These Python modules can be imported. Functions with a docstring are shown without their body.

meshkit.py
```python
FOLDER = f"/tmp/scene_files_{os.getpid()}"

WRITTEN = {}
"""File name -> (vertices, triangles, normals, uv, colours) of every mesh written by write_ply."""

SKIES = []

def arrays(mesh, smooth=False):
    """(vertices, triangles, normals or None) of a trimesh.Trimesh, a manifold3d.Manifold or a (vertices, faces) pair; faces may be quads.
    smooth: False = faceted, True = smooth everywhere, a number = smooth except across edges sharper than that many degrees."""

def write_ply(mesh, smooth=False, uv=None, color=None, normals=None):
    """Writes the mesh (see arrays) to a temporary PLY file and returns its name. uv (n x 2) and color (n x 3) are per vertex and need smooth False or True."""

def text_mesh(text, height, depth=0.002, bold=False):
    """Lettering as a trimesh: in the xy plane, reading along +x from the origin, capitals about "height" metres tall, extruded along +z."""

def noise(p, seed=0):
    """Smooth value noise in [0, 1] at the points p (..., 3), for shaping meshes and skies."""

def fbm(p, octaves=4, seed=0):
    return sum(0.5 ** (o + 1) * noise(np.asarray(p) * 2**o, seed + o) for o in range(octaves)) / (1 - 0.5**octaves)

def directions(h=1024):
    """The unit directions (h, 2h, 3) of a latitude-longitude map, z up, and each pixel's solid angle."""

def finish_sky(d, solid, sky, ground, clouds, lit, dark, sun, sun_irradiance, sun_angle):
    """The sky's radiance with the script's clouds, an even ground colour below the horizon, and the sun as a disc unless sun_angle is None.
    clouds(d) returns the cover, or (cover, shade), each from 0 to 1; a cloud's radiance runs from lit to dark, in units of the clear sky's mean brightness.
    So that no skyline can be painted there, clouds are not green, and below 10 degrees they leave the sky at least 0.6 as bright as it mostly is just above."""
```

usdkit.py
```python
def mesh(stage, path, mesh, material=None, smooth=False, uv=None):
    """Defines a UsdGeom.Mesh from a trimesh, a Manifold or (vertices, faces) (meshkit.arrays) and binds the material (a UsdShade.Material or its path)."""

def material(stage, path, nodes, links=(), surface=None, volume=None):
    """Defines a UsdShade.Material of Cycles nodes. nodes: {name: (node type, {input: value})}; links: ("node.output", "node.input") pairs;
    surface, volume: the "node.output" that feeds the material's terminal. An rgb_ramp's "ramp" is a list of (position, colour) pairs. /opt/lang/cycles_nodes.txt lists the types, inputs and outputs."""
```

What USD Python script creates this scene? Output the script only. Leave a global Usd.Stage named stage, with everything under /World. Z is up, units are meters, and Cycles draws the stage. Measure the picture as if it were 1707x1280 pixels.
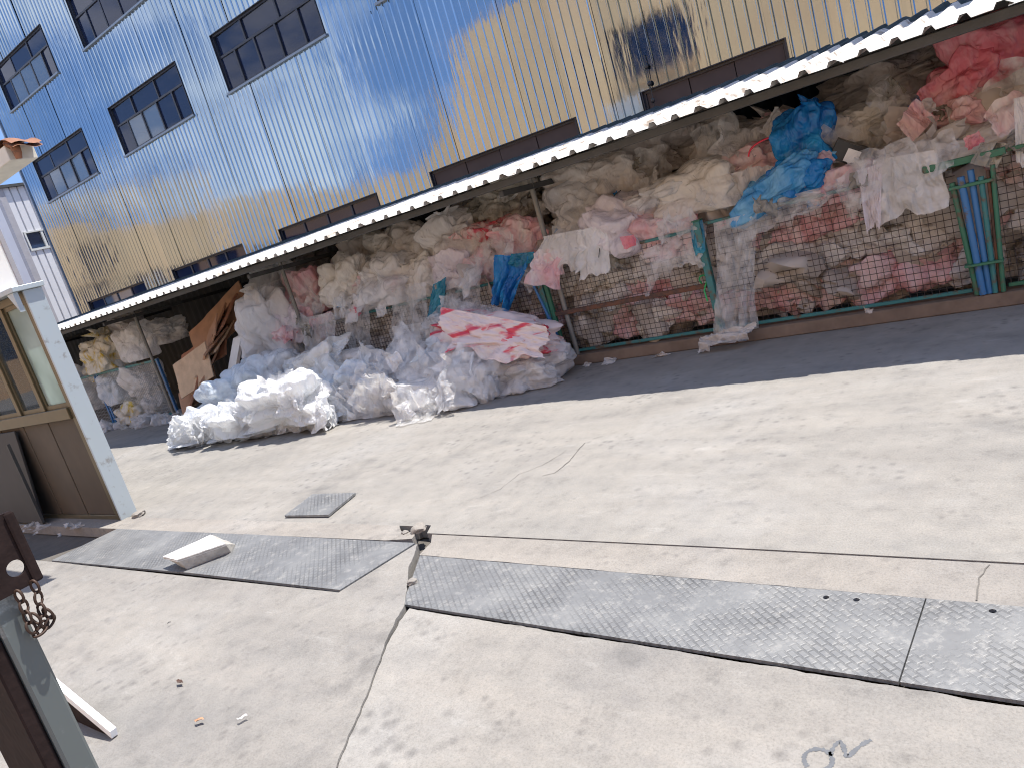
import math, random, numpy as np, trimesh, usdkit, meshkit
from meshkit import noise, fbm
from shapely.geometry import Polygon, LineString, Point, box as sbox
from pxr import Usd, UsdGeom, UsdLux, UsdShade, Gf, Sdf
stage = Usd.Stage.CreateInMemory()
UsdGeom.SetStageUpAxis(stage, UsdGeom.Tokens.z)
UsdGeom.SetStageMetersPerUnit(stage, 1.0)
UsdGeom.Xform.Define(stage, '/World')
UsdGeom.Scope.Define(stage, '/World/Looks')

# ------------------------------------------------------------------ camera, sky, sun, exposure
EXPOSURE = 1.0
SKY_STRENGTH = 0.15
SUN_INTENSITY = 1.05
SUN = np.array([0.9, 1.0, 3.7]); SUN /= np.linalg.norm(SUN)
CH = 1.6
CAM = np.array([0, 0, CH])
RM = np.array([[0.7862140555131015, 0.5503345718272327, -0.28106817316334176],
               [0.10013978746875604, 0.3353598011018487, 0.9367528098546816],
               [-0.6097864231674515, 0.7646343327739509, -0.20855420222086363]])   # right, up, forward
FPX, CPX = 1245.8, (853.5, 640.0)
cam = UsdGeom.Camera.Define(stage, '/World/camera')
M = np.eye(4); M[0, :3] = RM[0]; M[1, :3] = RM[1]; M[2, :3] = -RM[2]; M[3, :3] = CAM
cam.AddTransformOp().Set(Gf.Matrix4d(*M.ravel().tolist()))
cam.CreateHorizontalApertureAttr(36.0); cam.CreateVerticalApertureAttr(36.0 * 767 / 1024)
cam.CreateFocalLengthAttr(36.0 * FPX / 1707); cam.CreateClippingRangeAttr(Gf.Vec2f(0.05, 2000))
cam.CreateExposureAttr(EXPOSURE)

dome = UsdLux.DomeLight.Define(stage, '/World/sky')
dome.GetPrim().SetCustomDataByKey('kind', 'structure')
sky = usdkit.material(stage, '/World/Looks/sky_air', {
    'tc': ('texture_coordinate', {}),
    'map': ('mapping', {'scale': (1.3, 1.3, 3.2), 'location': (0.35, 0.1, 0.0)}),
    'n': ('noise_texture', {'scale': 2.3, 'detail': 7.0, 'roughness': 0.58}),
    'r': ('rgb_ramp', {'ramp': [(0.0, (0, 0, 0)), (0.52, (0, 0, 0)), (0.58, (.5, .5, .5)), (0.70, (.9, .9, .9))]}),
    's': ('sky_texture', {'sky_type': 'single_scattering', 'sun_disc': False, 'sun_elevation': float(math.asin(SUN[2])),
                          'sun_rotation': float(math.atan2(SUN[0], SUN[1])), 'air_density': 1.0, 'aerosol_density': 0.12, 'ozone_density': 1.4}),
    'up': ('mapping', {'location': (0.0, 0.0, 0.40)}), 'm': ('mix', {'color2': (5.6, 5.4, 5.2)}),
    'b': ('background_shader', {'strength': SKY_STRENGTH}),
}, [('tc.generated', 'map.vector'), ('tc.generated', 'up.vector'), ('up.vector', 's.vector'), ('map.vector', 'n.vector'), ('n.fac', 'r.fac'), ('r.color', 'm.fac'), ('s.color', 'm.color1'), ('m.color', 'b.color')], surface='b.background')
UsdShade.MaterialBindingAPI.Apply(dome.GetPrim()).Bind(sky)

sun = UsdLux.DistantLight.Define(stage, '/World/sun')
sun.CreateNormalizeAttr(True); sun.CreateIntensityAttr(SUN_INTENSITY); sun.CreateAngleAttr(0.5); sun.CreateColorAttr(Gf.Vec3f(1.0, 0.955, 0.88))
zx = SUN; xx = np.cross([0, 1, 0], zx); xx /= np.linalg.norm(xx); yx = np.cross(zx, xx)
ML = np.eye(4); ML[0, :3] = xx; ML[1, :3] = yx; ML[2, :3] = zx
sun.AddTransformOp().Set(Gf.Matrix4d(*ML.ravel().tolist()))

# ------------------------------------------------------------------ helpers
def ray(px, py):
    return RM.T @ np.array([(px - CPX[0]) / FPX, -(py - CPX[1]) / FPX, 1.0])
def at(px, py, Y):                     # the point of the plane y = Y that the survey line through (px, py) meets
    d = ray(px, py); return CAM + d * (Y / d[1])
def atx(px, py, X):
    d = ray(px, py); return CAM + d * (X / d[0])
def gr(px, py, z=0.0):
    d = ray(px, py); return CAM + d * ((z - CH) / d[2])
def mpp(P):                            # metres per unit at a point
    return float(RM[2] @ (np.asarray(P) - CAM)) / FPX

COUNT = {}
def numbered(parent, name):
    k = (parent, name); n = COUNT.get(k, 0); COUNT[k] = n + 1
    return f'{parent}/{name}' if n == 0 else f'{parent}/{name}_{n:03d}'
ORIGIN = {}
def tag(p, label=None, cat=None, group=None, kind=None):
    p = p.GetPrim() if hasattr(p, 'GetPrim') else p
    for k, v in (('label', label), ('category', cat), ('group', group), ('kind', kind)):
        if v: p.SetCustomDataByKey(k, v)
    return p
def thing(name, label, cat, loc=(0, 0, 0), group=None, kind=None):
    path = numbered('/World', name)
    x = UsdGeom.Xform.Define(stage, path); x.AddTranslateOp().Set(Gf.Vec3d(*map(float, loc)))
    ORIGIN[path] = np.array(loc, float)
    return tag(x, label, cat, group, kind)
def obj(name, mesh, mat, parent=None, smooth=False, label=None):
    """one Mesh prim; vertices are given in world coordinates"""
    v, f, n = meshkit.arrays(mesh, smooth)
    if parent is None:
        path = numbered('/World', name)
        o = np.array([(v[:, 0].min() + v[:, 0].max()) / 2, (v[:, 1].min() + v[:, 1].max()) / 2, v[:, 2].min()])
    else:
        pp = str(parent.GetPath()); path = numbered(pp, name); o = ORIGIN[pp]
    m = UsdGeom.Mesh.Define(stage, path)
    from pxr import Vt
    m.CreatePointsAttr(Vt.Vec3fArray.FromNumpy((v - o).astype(np.float32)))
    m.CreateFaceVertexCountsAttr(Vt.IntArray.FromNumpy(np.full(len(f), 3, np.int32)))
    m.CreateFaceVertexIndicesAttr(Vt.IntArray.FromNumpy(f.astype(np.int32).ravel()))
    m.CreateSubdivisionSchemeAttr('none')
    if n is not None:
        m.CreateNormalsAttr(Vt.Vec3fArray.FromNumpy(n.astype(np.float32))); m.SetNormalsInterpolation('vertex')
    UsdShade.MaterialBindingAPI.Apply(m.GetPrim()).Bind(mat)
    if parent is None:
        m.AddTranslateOp().Set(Gf.Vec3d(*o.tolist())); ORIGIN[path] = o
    else:
        ORIGIN[path] = o
    p = m.GetPrim()
    if label: p.SetCustomDataByKey('label', label)
    return p
def cat_(ms): return trimesh.util.concatenate([m for m in ms])
def bx(x0, x1, y0, y1, z0, z1):
    b = trimesh.creation.box((x1 - x0, y1 - y0, z1 - z0)); b.apply_translation(((x0 + x1) / 2, (y0 + y1) / 2, (z0 + z1) / 2)); return b
def bev(x0, x1, y0, y1, z0, z1, r=0.004):
    import manifold3d as m3
    pts = []
    for sx in (0, 1):
        for sy in (0, 1):
            for sz in (0, 1):
                c = np.array([(x0, x1)[sx], (y0, y1)[sy], (z0, z1)[sz]]); s = np.array([1 - 2 * sx, 1 - 2 * sy, 1 - 2 * sz]) * r
                pts += [c + s * np.array(k) for k in ((0, 1, 1), (1, 0, 1), (1, 1, 0))]
    return m3.Manifold.hull_points([list(map(float, p)) for p in pts])
def mtm(m):
    q = m.to_mesh(); return trimesh.Trimesh(q.vert_properties[:, :3], q.tri_verts, process=False)
def bar(a, b, r, n=8):
    return trimesh.creation.cylinder(radius=r, segment=[a, b], sections=n)
def tube(pts, r, n=6):
    pts = np.asarray(pts, float); rings = []; up = np.array([0.13, 0.31, 0.94])
    for i in range(len(pts)):
        t = pts[min(i + 1, len(pts) - 1)] - pts[max(i - 1, 0)]; t /= np.linalg.norm(t) + 1e-9
        a = np.cross(t, up); a /= np.linalg.norm(a) + 1e-9; b = np.cross(t, a)
        rr = r[i] if np.ndim(r) else r
        rings.append([pts[i] + rr * (math.cos(k * 2 * math.pi / n) * a + math.sin(k * 2 * math.pi / n) * b) for k in range(n)])
    v = np.array(rings).reshape(-1, 3); f = []
    for i in range(len(pts) - 1):
        for k in range(n):
            f.append([i * n + k, i * n + (k + 1) % n, (i + 1) * n + (k + 1) % n, (i + 1) * n + k])
    f = np.array(f); t = np.vstack([f[:, [0, 1, 2]], f[:, [0, 2, 3]]])
    caps = [[0, k + 1, k] for k in range(1, n - 1)] + [[(len(pts) - 1) * n, (len(pts) - 1) * n + k, (len(pts) - 1) * n + k + 1] for k in range(1, n - 1)]
    return trimesh.Trimesh(v, np.vstack([t, caps]), process=False)
def extr(poly, z0, z1):
    m = trimesh.creation.extrude_polygon(poly, z1 - z0, engine='earcut'); m.apply_translation((0, 0, z0)); return m
def quadgrid(P):                       # P (n, m, 3) -> mesh
    n, m = P.shape[:2]; i = np.arange(n * m).reshape(n, m)
    q = np.stack([i[:-1, :-1], i[1:, :-1], i[1:, 1:], i[:-1, 1:]], -1).reshape(-1, 4)
    return trimesh.Trimesh(P.reshape(-1, 3), np.vstack([q[:, [0, 1, 2]], q[:, [0, 2, 3]]]), process=False)

# ------------------------------------------------------------------ materials
LK = '/World/Looks/'
def mat(name, nodes, links, surface='p.BSDF'): return usdkit.material(stage, LK + name, nodes, links, surface=surface)
def plain(name, col, rough=0.5, metal=0.0, vary=0.25, scale=6.0, bump=0.15, bscale=60.0, spec=0.5):
    c = np.array(col, float); a, b = c * (1 - vary), np.minimum(c * (1 + vary), 0.95)
    return mat(name, {'g': ('geometry', {}), 'n': ('noise_texture', {'scale': scale, 'detail': 6.0, 'roughness': 0.65}),
        'r': ('rgb_ramp', {'ramp': [(0.25, tuple(a)), (0.75, tuple(b))]}),
        'n2': ('noise_texture', {'scale': bscale, 'detail': 4.0}), 'b': ('bump', {'strength': bump, 'distance': 0.01}),
        'p': ('principled_bsdf', {'roughness': rough, 'metallic': metal, 'specular_ior_level': spec})},
        [('g.position', 'n.vector'), ('g.position', 'n2.vector'), ('n.fac', 'r.fac'), ('r.color', 'p.base_color'), ('n2.fac', 'b.height'), ('b.normal', 'p.normal')])
def worn(name, col, under, amount=0.5, rough=0.45, scale=9.0, metal=0.0):
    """paint worn through to what is below in patches"""
    return mat(name, {'g': ('geometry', {}), 'n': ('noise_texture', {'scale': scale, 'detail': 9.0, 'roughness': 0.7}),
        'r': ('rgb_ramp', {'ramp': [(amount - 0.04, tuple(col)), (amount + 0.05, tuple(under))]}),
        'n3': ('noise_texture', {'scale': scale * 0.3, 'detail': 3.0}), 'mx': ('mix', {'mix_type': 'multiply', 'fac': 0.6}),
        'b': ('bump', {'strength': 0.25, 'distance': 0.004}),
        'p': ('principled_bsdf', {'roughness': rough, 'metallic': metal})},
        [('g.position', 'n.vector'), ('g.position', 'n3.vector'), ('n.fac', 'r.fac'), ('r.color', 'mx.color1'), ('n3.color', 'mx.color2'), ('r.color', 'p.base_color'), ('n.fac', 'b.height'), ('b.normal', 'p.normal')])
def plastic(name, c1, c2, transp=0.12, transl=0.35, rough=0.22, scale=4.0, wr=22.0, bump=0.55, c3=None, lo=0.35, hi=0.65):
    """thin plastic film: a glossy skin that lets light through, creased"""
    ramp = [(lo, tuple(c1)), (hi, tuple(c2))] + ([(min(hi + 0.12, 1.0), tuple(c3))] if c3 else [])
    return mat(name, {'g': ('geometry', {}), 'mp': ('mapping', {'scale': (1.0, 1.0, 0.55)}),
        'n': ('noise_texture', {'scale': scale, 'detail': 5.0, 'roughness': 0.6, 'distortion': 0.6}),
        'r': ('rgb_ramp', {'ramp': ramp}),
        'dn': ('noise_texture', {'scale': 5.0, 'detail': 3.0}), 'dm': ('mix', {'mix_type': 'add', 'fac': 0.25}), 'v': ('voronoi_texture', {'scale': wr * 0.6, 'randomness': 1.0}), 'v2': ('voronoi_texture', {'scale': wr * 1.5, 'randomness': 1.0}), 'vv': ('math', {'math_type': 'multiply_add', 'value2': 0.45}),
        'b': ('bump', {'strength': bump, 'distance': 0.035}),
        'n2': ('noise_texture', {'scale': 9.0, 'detail': 3.0}),
        'mr': ('map_range', {'from_min': 0.35, 'from_max': 0.65, 'to_min': transp * 0.4, 'to_max': min(transp * 1.6, 0.9), 'clamp': True}),
        'p': ('principled_bsdf', {'roughness': rough, 'specular_ior_level': 0.55}),
        't': ('translucent_bsdf', {}), 'x': ('transparent_bsdf', {'color': (0.97, 0.97, 0.97)}),
        'm1': ('mix_closure', {'fac': transl}), 'm2': ('mix_closure', {})},
        [('g.position', 'mp.vector'), ('mp.vector', 'n.vector'), ('n.fac', 'r.fac'), ('r.color', 'p.base_color'), ('r.color', 't.color'),
         ('mp.vector', 'dn.vector'), ('mp.vector', 'dm.color1'), ('dn.color', 'dm.color2'), ('dm.color', 'v.vector'), ('dm.color', 'v2.vector'), ('v2.distance', 'vv.value1'), ('v.distance', 'vv.value3'), ('vv.value', 'b.height'), ('b.normal', 'p.normal'), ('g.position', 'n2.vector'), ('n2.fac', 'mr.value'), ('mr.result', 'm2.fac'),
         ('p.BSDF', 'm1.closure1'), ('t.BSDF', 'm1.closure2'), ('m1.closure', 'm2.closure1'), ('x.BSDF', 'm2.closure2')], surface='m2.closure')
def concrete(name, lo, hi, seed):
    return mat(name, {'g': ('geometry', {}), 'o': ('mapping', {'location': (seed * 3.1, seed * 1.7, 0)}),
        'big': ('noise_texture', {'scale': 0.8, 'detail': 8.0, 'roughness': 0.62}),
        'r': ('rgb_ramp', {'ramp': [(0.3, lo), (0.5, tuple((np.array(lo) + hi) / 2 * np.array((1.02, 1.0, 0.97)))), (0.7, hi)]}),
        # grey damp and oil stains
        'st': ('noise_texture', {'scale': 1.7, 'detail': 8.0, 'roughness': 0.72}), 'sr': ('rgb_ramp', {'ramp': [(0.50, (1, 1, 1)), (0.60, (.88, .885, .895)), (0.74, (.66, .67, .695))]}),
        'mul': ('mix', {'mix_type': 'multiply', 'fac': 0.75}),
        # pale scrape marks along the traffic direction
        'sm': ('mapping', {'rotation': (0, 0, 0.75), 'scale': (1.0, 3.2, 1.0)}), 'sc': ('noise_texture', {'scale': 2.2, 'detail': 10.0, 'roughness': 0.78}),
        'scr': ('rgb_ramp', {'ramp': [(0.56, (0, 0, 0)), (0.80, (.45, .45, .45))]}), 'wh': ('mix', {'color2': (.46, .45, .43)}),
        # drip spots
        'vd': ('voronoi_texture', {'scale': 13.0, 'randomness': 1.0}), 'vn': ('noise_texture', {'scale': 1.6, 'detail': 2.0}),
        'va': ('math', {'math_type': 'multiply_add', 'value2': -1.1, 'value3': 0.66}), 'vs': ('math', {'math_type': 'add', 'use_clamp': True}), 'vr': ('rgb_ramp', {'ramp': [(0.0, (.62, .62, .63)), (0.14, (.78, .78, .79)), (0.34, (1, 1, 1))]}), 'mu2': ('mix', {'mix_type': 'multiply', 'fac': 0.8}),
        'fine': ('noise_texture', {'scale': 120.0, 'detail': 4.0, 'roughness': 0.7}), 'fr': ('rgb_ramp', {'ramp': [(0.25, (.66, .66, .66)), (0.5, (.97, .97, .97)), (0.7, (1.08, 1.08, 1.08))]}), 'mu3': ('mix', {'mix_type': 'multiply', 'fac': 0.8}), 'mdr': ('rgb_ramp', {'ramp': [(0.26, (.68, .68, .69)), (0.44, (.94, .94, .94)), (0.55, (1.0, 1.0, 1.0)), (0.72, (1.10, 1.08, 1.06))]}), 'mu4': ('mix', {'mix_type': 'multiply', 'fac': 1.0}),
        'mid': ('noise_texture', {'scale': 7.0, 'detail': 8.0, 'roughness': 0.75}),
        'tm': ('mapping', {'scale': (0.12, 1.6, 1.0), 'rotation': (0, 0, 0.06)}), 'tn': ('noise_texture', {'scale': 2.0, 'detail': 6.0, 'roughness': 0.6}), 'tr': ('rgb_ramp', {'ramp': [(0.35, (.90, .90, .905)), (0.55, (1, 1, 1)), (0.7, (1.05, 1.04, 1.03))]}), 'mu5': ('mix', {'mix_type': 'multiply', 'fac': 1.0}),
        'wv': ('noise_texture', {'scale': 9.0, 'detail': 4.0}), 'wm': ('mix', {'mix_type': 'add', 'fac': 0.22}), 'v4': ('voronoi_texture', {'scale': 4.5}), 'n4': ('noise_texture', {'scale': 0.9, 'detail': 3.0}), 'a4': ('math', {'math_type': 'multiply_add', 'value2': -1.6, 'value3': 0.90}), 's4': ('math', {'math_type': 'add', 'use_clamp': True}), 'r4': ('rgb_ramp', {'ramp': [(0.0, (.78, .785, .80)), (0.14, (.88, .885, .90)), (0.34, (1, 1, 1))]}), 'mu6': ('mix', {'mix_type': 'multiply', 'fac': 0.85}),
        'ad': ('math', {'math_type': 'add'}), 'b': ('bump', {'strength': 0.35, 'distance': 0.012}),
        'p': ('principled_bsdf', {'roughness': 0.85, 'specular_ior_level': 0.25})},
        [('g.position', 'o.vector'), ('o.vector', 'big.vector'), ('big.fac', 'r.fac'), ('o.vector', 'st.vector'), ('st.fac', 'sr.fac'), ('r.color', 'mul.color1'), ('sr.color', 'mul.color2'),
         ('o.vector', 'sm.vector'), ('sm.vector', 'sc.vector'), ('sc.fac', 'scr.fac'), ('scr.color', 'wh.fac'), ('mul.color', 'wh.color1'),
         ('o.vector', 'vd.vector'), ('o.vector', 'vn.vector'), ('vn.fac', 'va.value1'), ('va.value', 'vs.value2'), ('vd.distance', 'vs.value1'), ('vs.value', 'vr.fac'), ('wh.color', 'mu2.color1'), ('vr.color', 'mu2.color2'),
         ('o.vector', 'fine.vector'), ('fine.fac', 'fr.fac'), ('mu2.color', 'mu3.color1'), ('fr.color', 'mu3.color2'), ('mid.fac', 'mdr.fac'), ('mu3.color', 'mu4.color1'), ('mdr.color', 'mu4.color2'), ('o.vector', 'tm.vector'), ('tm.vector', 'tn.vector'), ('tn.fac', 'tr.fac'), ('mu4.color', 'mu5.color1'), ('tr.color', 'mu5.color2'),
         ('o.vector', 'wv.vector'), ('o.vector', 'wm.color1'), ('wv.color', 'wm.color2'), ('wm.color', 'v4.vector'), ('o.vector', 'n4.vector'), ('n4.fac', 'a4.value1'), ('a4.value', 's4.value2'), ('v4.distance', 's4.value1'), ('s4.value', 'r4.fac'), ('mu5.color', 'mu6.color1'), ('r4.color', 'mu6.color2'), ('mu6.color', 'p.base_color'),
         ('o.vector', 'mid.vector'), ('mid.fac', 'ad.value1'), ('fine.fac', 'ad.value2'), ('ad.value', 'b.height'), ('b.normal', 'p.normal')])

M_CON = [concrete('concrete_%s' % w, lo, hi, i) for i, (w, lo, hi) in enumerate((('pale', (.234, .223, .209), (.298, .285, .269)), ('warm', (.240, .223, .207), (.305, .285, .264)), ('grey', (.220, .210, .199), (.292, .279, .264)), ('worn', (.225, .213, .200), (.297, .283, .266))))]
M_DIRT = plain('dirt', (.10, .09, .08), 0.95, bump=0.6, bscale=30)
M_FACADE = mat('mirror_cladding', {'g': ('geometry', {}), 'mp': ('mapping', {'scale': (1.6, 1.6, 0.35)}),
    'n': ('noise_texture', {'scale': 1.4, 'detail': 4.0, 'roughness': 0.6}), 'n2': ('noise_texture', {'scale': 9.0, 'detail': 3.0, 'roughness': 0.6}),
    'b': ('bump', {'strength': 0.30, 'distance': 0.02}), 'b2': ('bump', {'strength': 0.05, 'distance': 0.006}),
    'oi': ('object_info', {}), 'rr': ('rgb_ramp', {'ramp': [(0.0, (.315, .395, .475)), (1.0, (.39, .47, .55))]}),
    'dn': ('noise_texture', {'scale': 2.0, 'detail': 8.0, 'roughness': 0.7}), 'dr': ('map_range', {'from_min': 0.35, 'from_max': 0.75, 'to_min': 0.035, 'to_max': 0.13, 'clamp': True}),
    'p': ('principled_bsdf', {'metallic': 1.0, 'roughness': 0.14})},
    [('g.position', 'mp.vector'), ('mp.vector', 'n.vector'), ('mp.vector', 'n2.vector'), ('n.fac', 'b.height'), ('n2.fac', 'b2.height'), ('b.normal', 'b2.normal'), ('b2.normal', 'p.normal'),
     ('oi.random', 'rr.fac'), ('rr.color', 'p.base_color'), ('g.position', 'dn.vector'), ('dn.fac', 'dr.value'), ('dr.result', 'p.roughness')])
M_DARKFRAME = plain('navy_frame', (.02, .024, .035), 0.4, bump=0)
M_SILL = plain('bright_flashing', (.20, .24, .29), 0.35, 0.7, vary=0.1, bump=0.05)
def glass(name, tint, tr, rough=0.03, ior=1.6):
    return mat(name, {'f': ('fresnel', {'IOR': ior}), 'g': ('glossy_bsdf', {'color': (.9, .93, 1.0), 'roughness': rough}), 'd': ('diffuse_bsdf', {'color': tint}),
        't': ('transparent_bsdf', {'color': (.8, .85, .88)}), 'm1': ('mix_closure', {'fac': tr}), 'm2': ('mix_closure', {})},
        [('d.BSDF', 'm1.closure1'), ('t.BSDF', 'm1.closure2'), ('f.fac', 'm2.fac'), ('m1.closure', 'm2.closure1'), ('g.BSDF', 'm2.closure2')], surface='m2.closure')
M_GLASSDARK = glass('dark_window_glass', (.010, .015, .035), 0.30, ior=1.55)
M_GLASSLIT = glass('sky_lit_window_glass', (.10, .13, .16), 0.25, ior=1.9)  # paler, glossier copy: sky reflected in these panes put into the tint
M_GLASSCLEAR = glass('clear_booth_glass', (.3, .34, .33), 0.92, ior=1.25)
M_GLASSFROST = mat('frosted_booth_glass', {'g': ('geometry', {}), 'n': ('noise_texture', {'scale': 2.5, 'detail': 4.0}), 'r': ('rgb_ramp', {'ramp': [(0.3, (.42, .52, .49)), (0.7, (.62, .72, .70))]}),
    'p': ('principled_bsdf', {'roughness': 0.25}), 't': ('translucent_bsdf', {}), 'm': ('mix_closure', {'fac': 0.6})},
    [('g.position', 'n.vector'), ('n.fac', 'r.fac'), ('r.color', 'p.base_color'), ('r.color', 't.color'), ('p.BSDF', 'm.closure1'), ('t.BSDF', 'm.closure2')], surface='m.closure')
M_SHUTTER = plain('brown_shutter', (.050, .033, .031), 0.6, vary=0.15)
M_ROOFSHEET = worn('roof_sheet_white', (.58, .56, .53), (.30, .24, .19), 0.57, 0.55, 4.0)
M_SHADEROOF = plain('shaded_roof_sheet', (.055, .075, .08), 0.85, vary=0.4, scale=3.0, spec=0.15)  # factory shadow on the rear of the roof, put into the colour
M_DARKSTEEL = plain('dark_steel', (.05, .05, .048), 0.6, bump=0.3)
M_POLE = plain('grey_pole', (.20, .19, .17), 0.55, 0.3, bump=0.2)
M_BACKWALL = plain('shed_back_wall', (.055, .055, .052), 0.85, vary=0.35, scale=2.0)
M_TEAL = worn('teal_paint', (.03, .15, .15), (.10, .06, .035), 0.56, 0.5)
M_GREENP = worn('green_paint', (.03, .13, .075), (.09, .06, .04), 0.57, 0.5)
M_BLUEP = worn('blue_paint', (.035, .14, .32), (.10, .07, .045), 0.60, 0.45)
M_RUST = worn('rust_steel', (.13, .055, .03), (.07, .04, .03), 0.5, 0.8, 14.0)
M_WIRE = plain('mesh_wire', (.045, .033, .028), 0.6, 0.3, bump=0)
M_KERB = plain('plinth_brown', (.16, .115, .085), 0.9, vary=0.3, scale=5, bump=0.5, bscale=25)
M_PLATE = mat('checker_plate', {'g': ('geometry', {}), 'mp': ('mapping', {'rotation': (0, 0, 0.72)}),
    'br': ('brick_texture', {'scale': 9.0, 'brick_width': 0.36, 'row_height': 0.24, 'mortar_size': 0.045, 'mortar_smooth': 0.5, 'color1': (1, 1, 1), 'color2': (.93, .93, .93), 'mortar': (0, 0, 0)}),
    'n': ('noise_texture', {'scale': 3.0, 'detail': 7.0, 'roughness': 0.7}), 'r': ('rgb_ramp', {'ramp': [(0.3, (.145, .146, .150)), (0.5, (.185, .187, .191)), (0.68, (.235, .235, .233))]}),
    'sp': ('noise_texture', {'scale': 16.0, 'detail': 8.0, 'roughness': 0.75}), 'spr': ('rgb_ramp', {'ramp': [(0.52, (0, 0, 0)), (0.72, (.65, .65, .65))]}), 'wm': ('mix', {'color2': (.40, .385, .36)}),
    'mort': ('mix', {'mix_type': 'multiply', 'fac': 0.40}), 'wear': ('noise_texture', {'scale': 3.2, 'detail': 7.0, 'roughness': 0.65}), 'wr': ('rgb_ramp', {'ramp': [(0.40, (0, 0, 0)), (0.66, (1, 1, 1))]}), 'lines': ('mix', {'color1': (1, 1, 1)}),
    'b': ('bump', {'strength': 0.5, 'distance': 0.006}), 'p': ('principled_bsdf', {'roughness': 0.55, 'metallic': 0.25})},
    [('g.position', 'mp.vector'), ('mp.vector', 'br.vector'), ('g.position', 'n.vector'), ('n.fac', 'r.fac'), ('g.position', 'sp.vector'), ('sp.fac', 'spr.fac'), ('spr.color', 'wm.fac'), ('r.color', 'wm.color1'),
     ('g.position', 'wear.vector'), ('wear.fac', 'wr.fac'), ('wr.color', 'lines.fac'), ('br.color', 'lines.color2'), ('wm.color', 'mort.color1'), ('lines.color', 'mort.color2'), ('mort.color', 'p.base_color'), ('lines.color', 'b.height'), ('b.normal', 'p.normal')])
M_STONE = worn('white_stone', (.66, .65, .63), (.42, .38, .33), 0.60, 0.8, 8.0)
M_STONESIDE = plain('stone_shade_grey', (.36, .34, .31), 0.9, vary=0.35, scale=12, bump=0.6)  # shade on the stone's sides put into this grey
M_BOOTHLOW = plain('booth_brown_panel', (.058, .042, .028), 0.6, vary=0.3, scale=3.0)
M_BOOTHBOARD = plain('dark_board', (.022, .021, .021), 0.6, vary=0.2)
M_BOOTHSTEEL = worn('pale_blue_steel', (.40, .45, .48), (.27, .27, .265), 0.62, 0.4, 6.0, 0.2)
M_BRONZE = plain('bronze_frame', (.13, .105, .06), 0.4, 0.6, vary=0.15, bump=0)
M_ALU = plain('aluminium_white', (.62, .62, .58), 0.4, 0.3, vary=0.1, bump=0)
M_SIGN = mat('white_acrylic', {'p': ('principled_bsdf', {'base_color': (.92, .92, .92), 'roughness': 0.3}), 't': ('translucent_bsdf', {'color': (.96, .96, .96)}), 'm': ('mix_closure', {'fac': 0.78})},
    [('p.BSDF', 'm.closure1'), ('t.BSDF', 'm.closure2')], surface='m.closure')
M_LILAC = plain('grey_trim', (.33, .32, .34), 0.5, vary=0.1)
M_TILE = worn('rust_tile', (.24, .10, .05), (.10, .06, .04), 0.55, 0.7, 20.0)
M_PALEUNDER = plain('pale_soffit', (.6, .58, .52), 0.7, vary=0.15)
M_FARWALL = plain('far_white_cladding', (.60, .60, .62), 0.5, 0.1, vary=0.06, scale=1.5)
M_TAN = plain('tan_render', (.95, .56, .29), 0.8, vary=0.10, scale=0.7, bump=0.1)
M_CARD = [plain('cardboard_%s' % k, c, 0.8, vary=0.2, scale=7, bump=0.3) for k, c in (('brown', (.40, .22, .13)), ('red', (.36, .16, .09)), ('pale', (.52, .36, .23)), ('dark', (.20, .12, .08)))]
M_FOAM = plain('white_foam', (.78, .78, .78), 0.7, vary=0.06)
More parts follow.
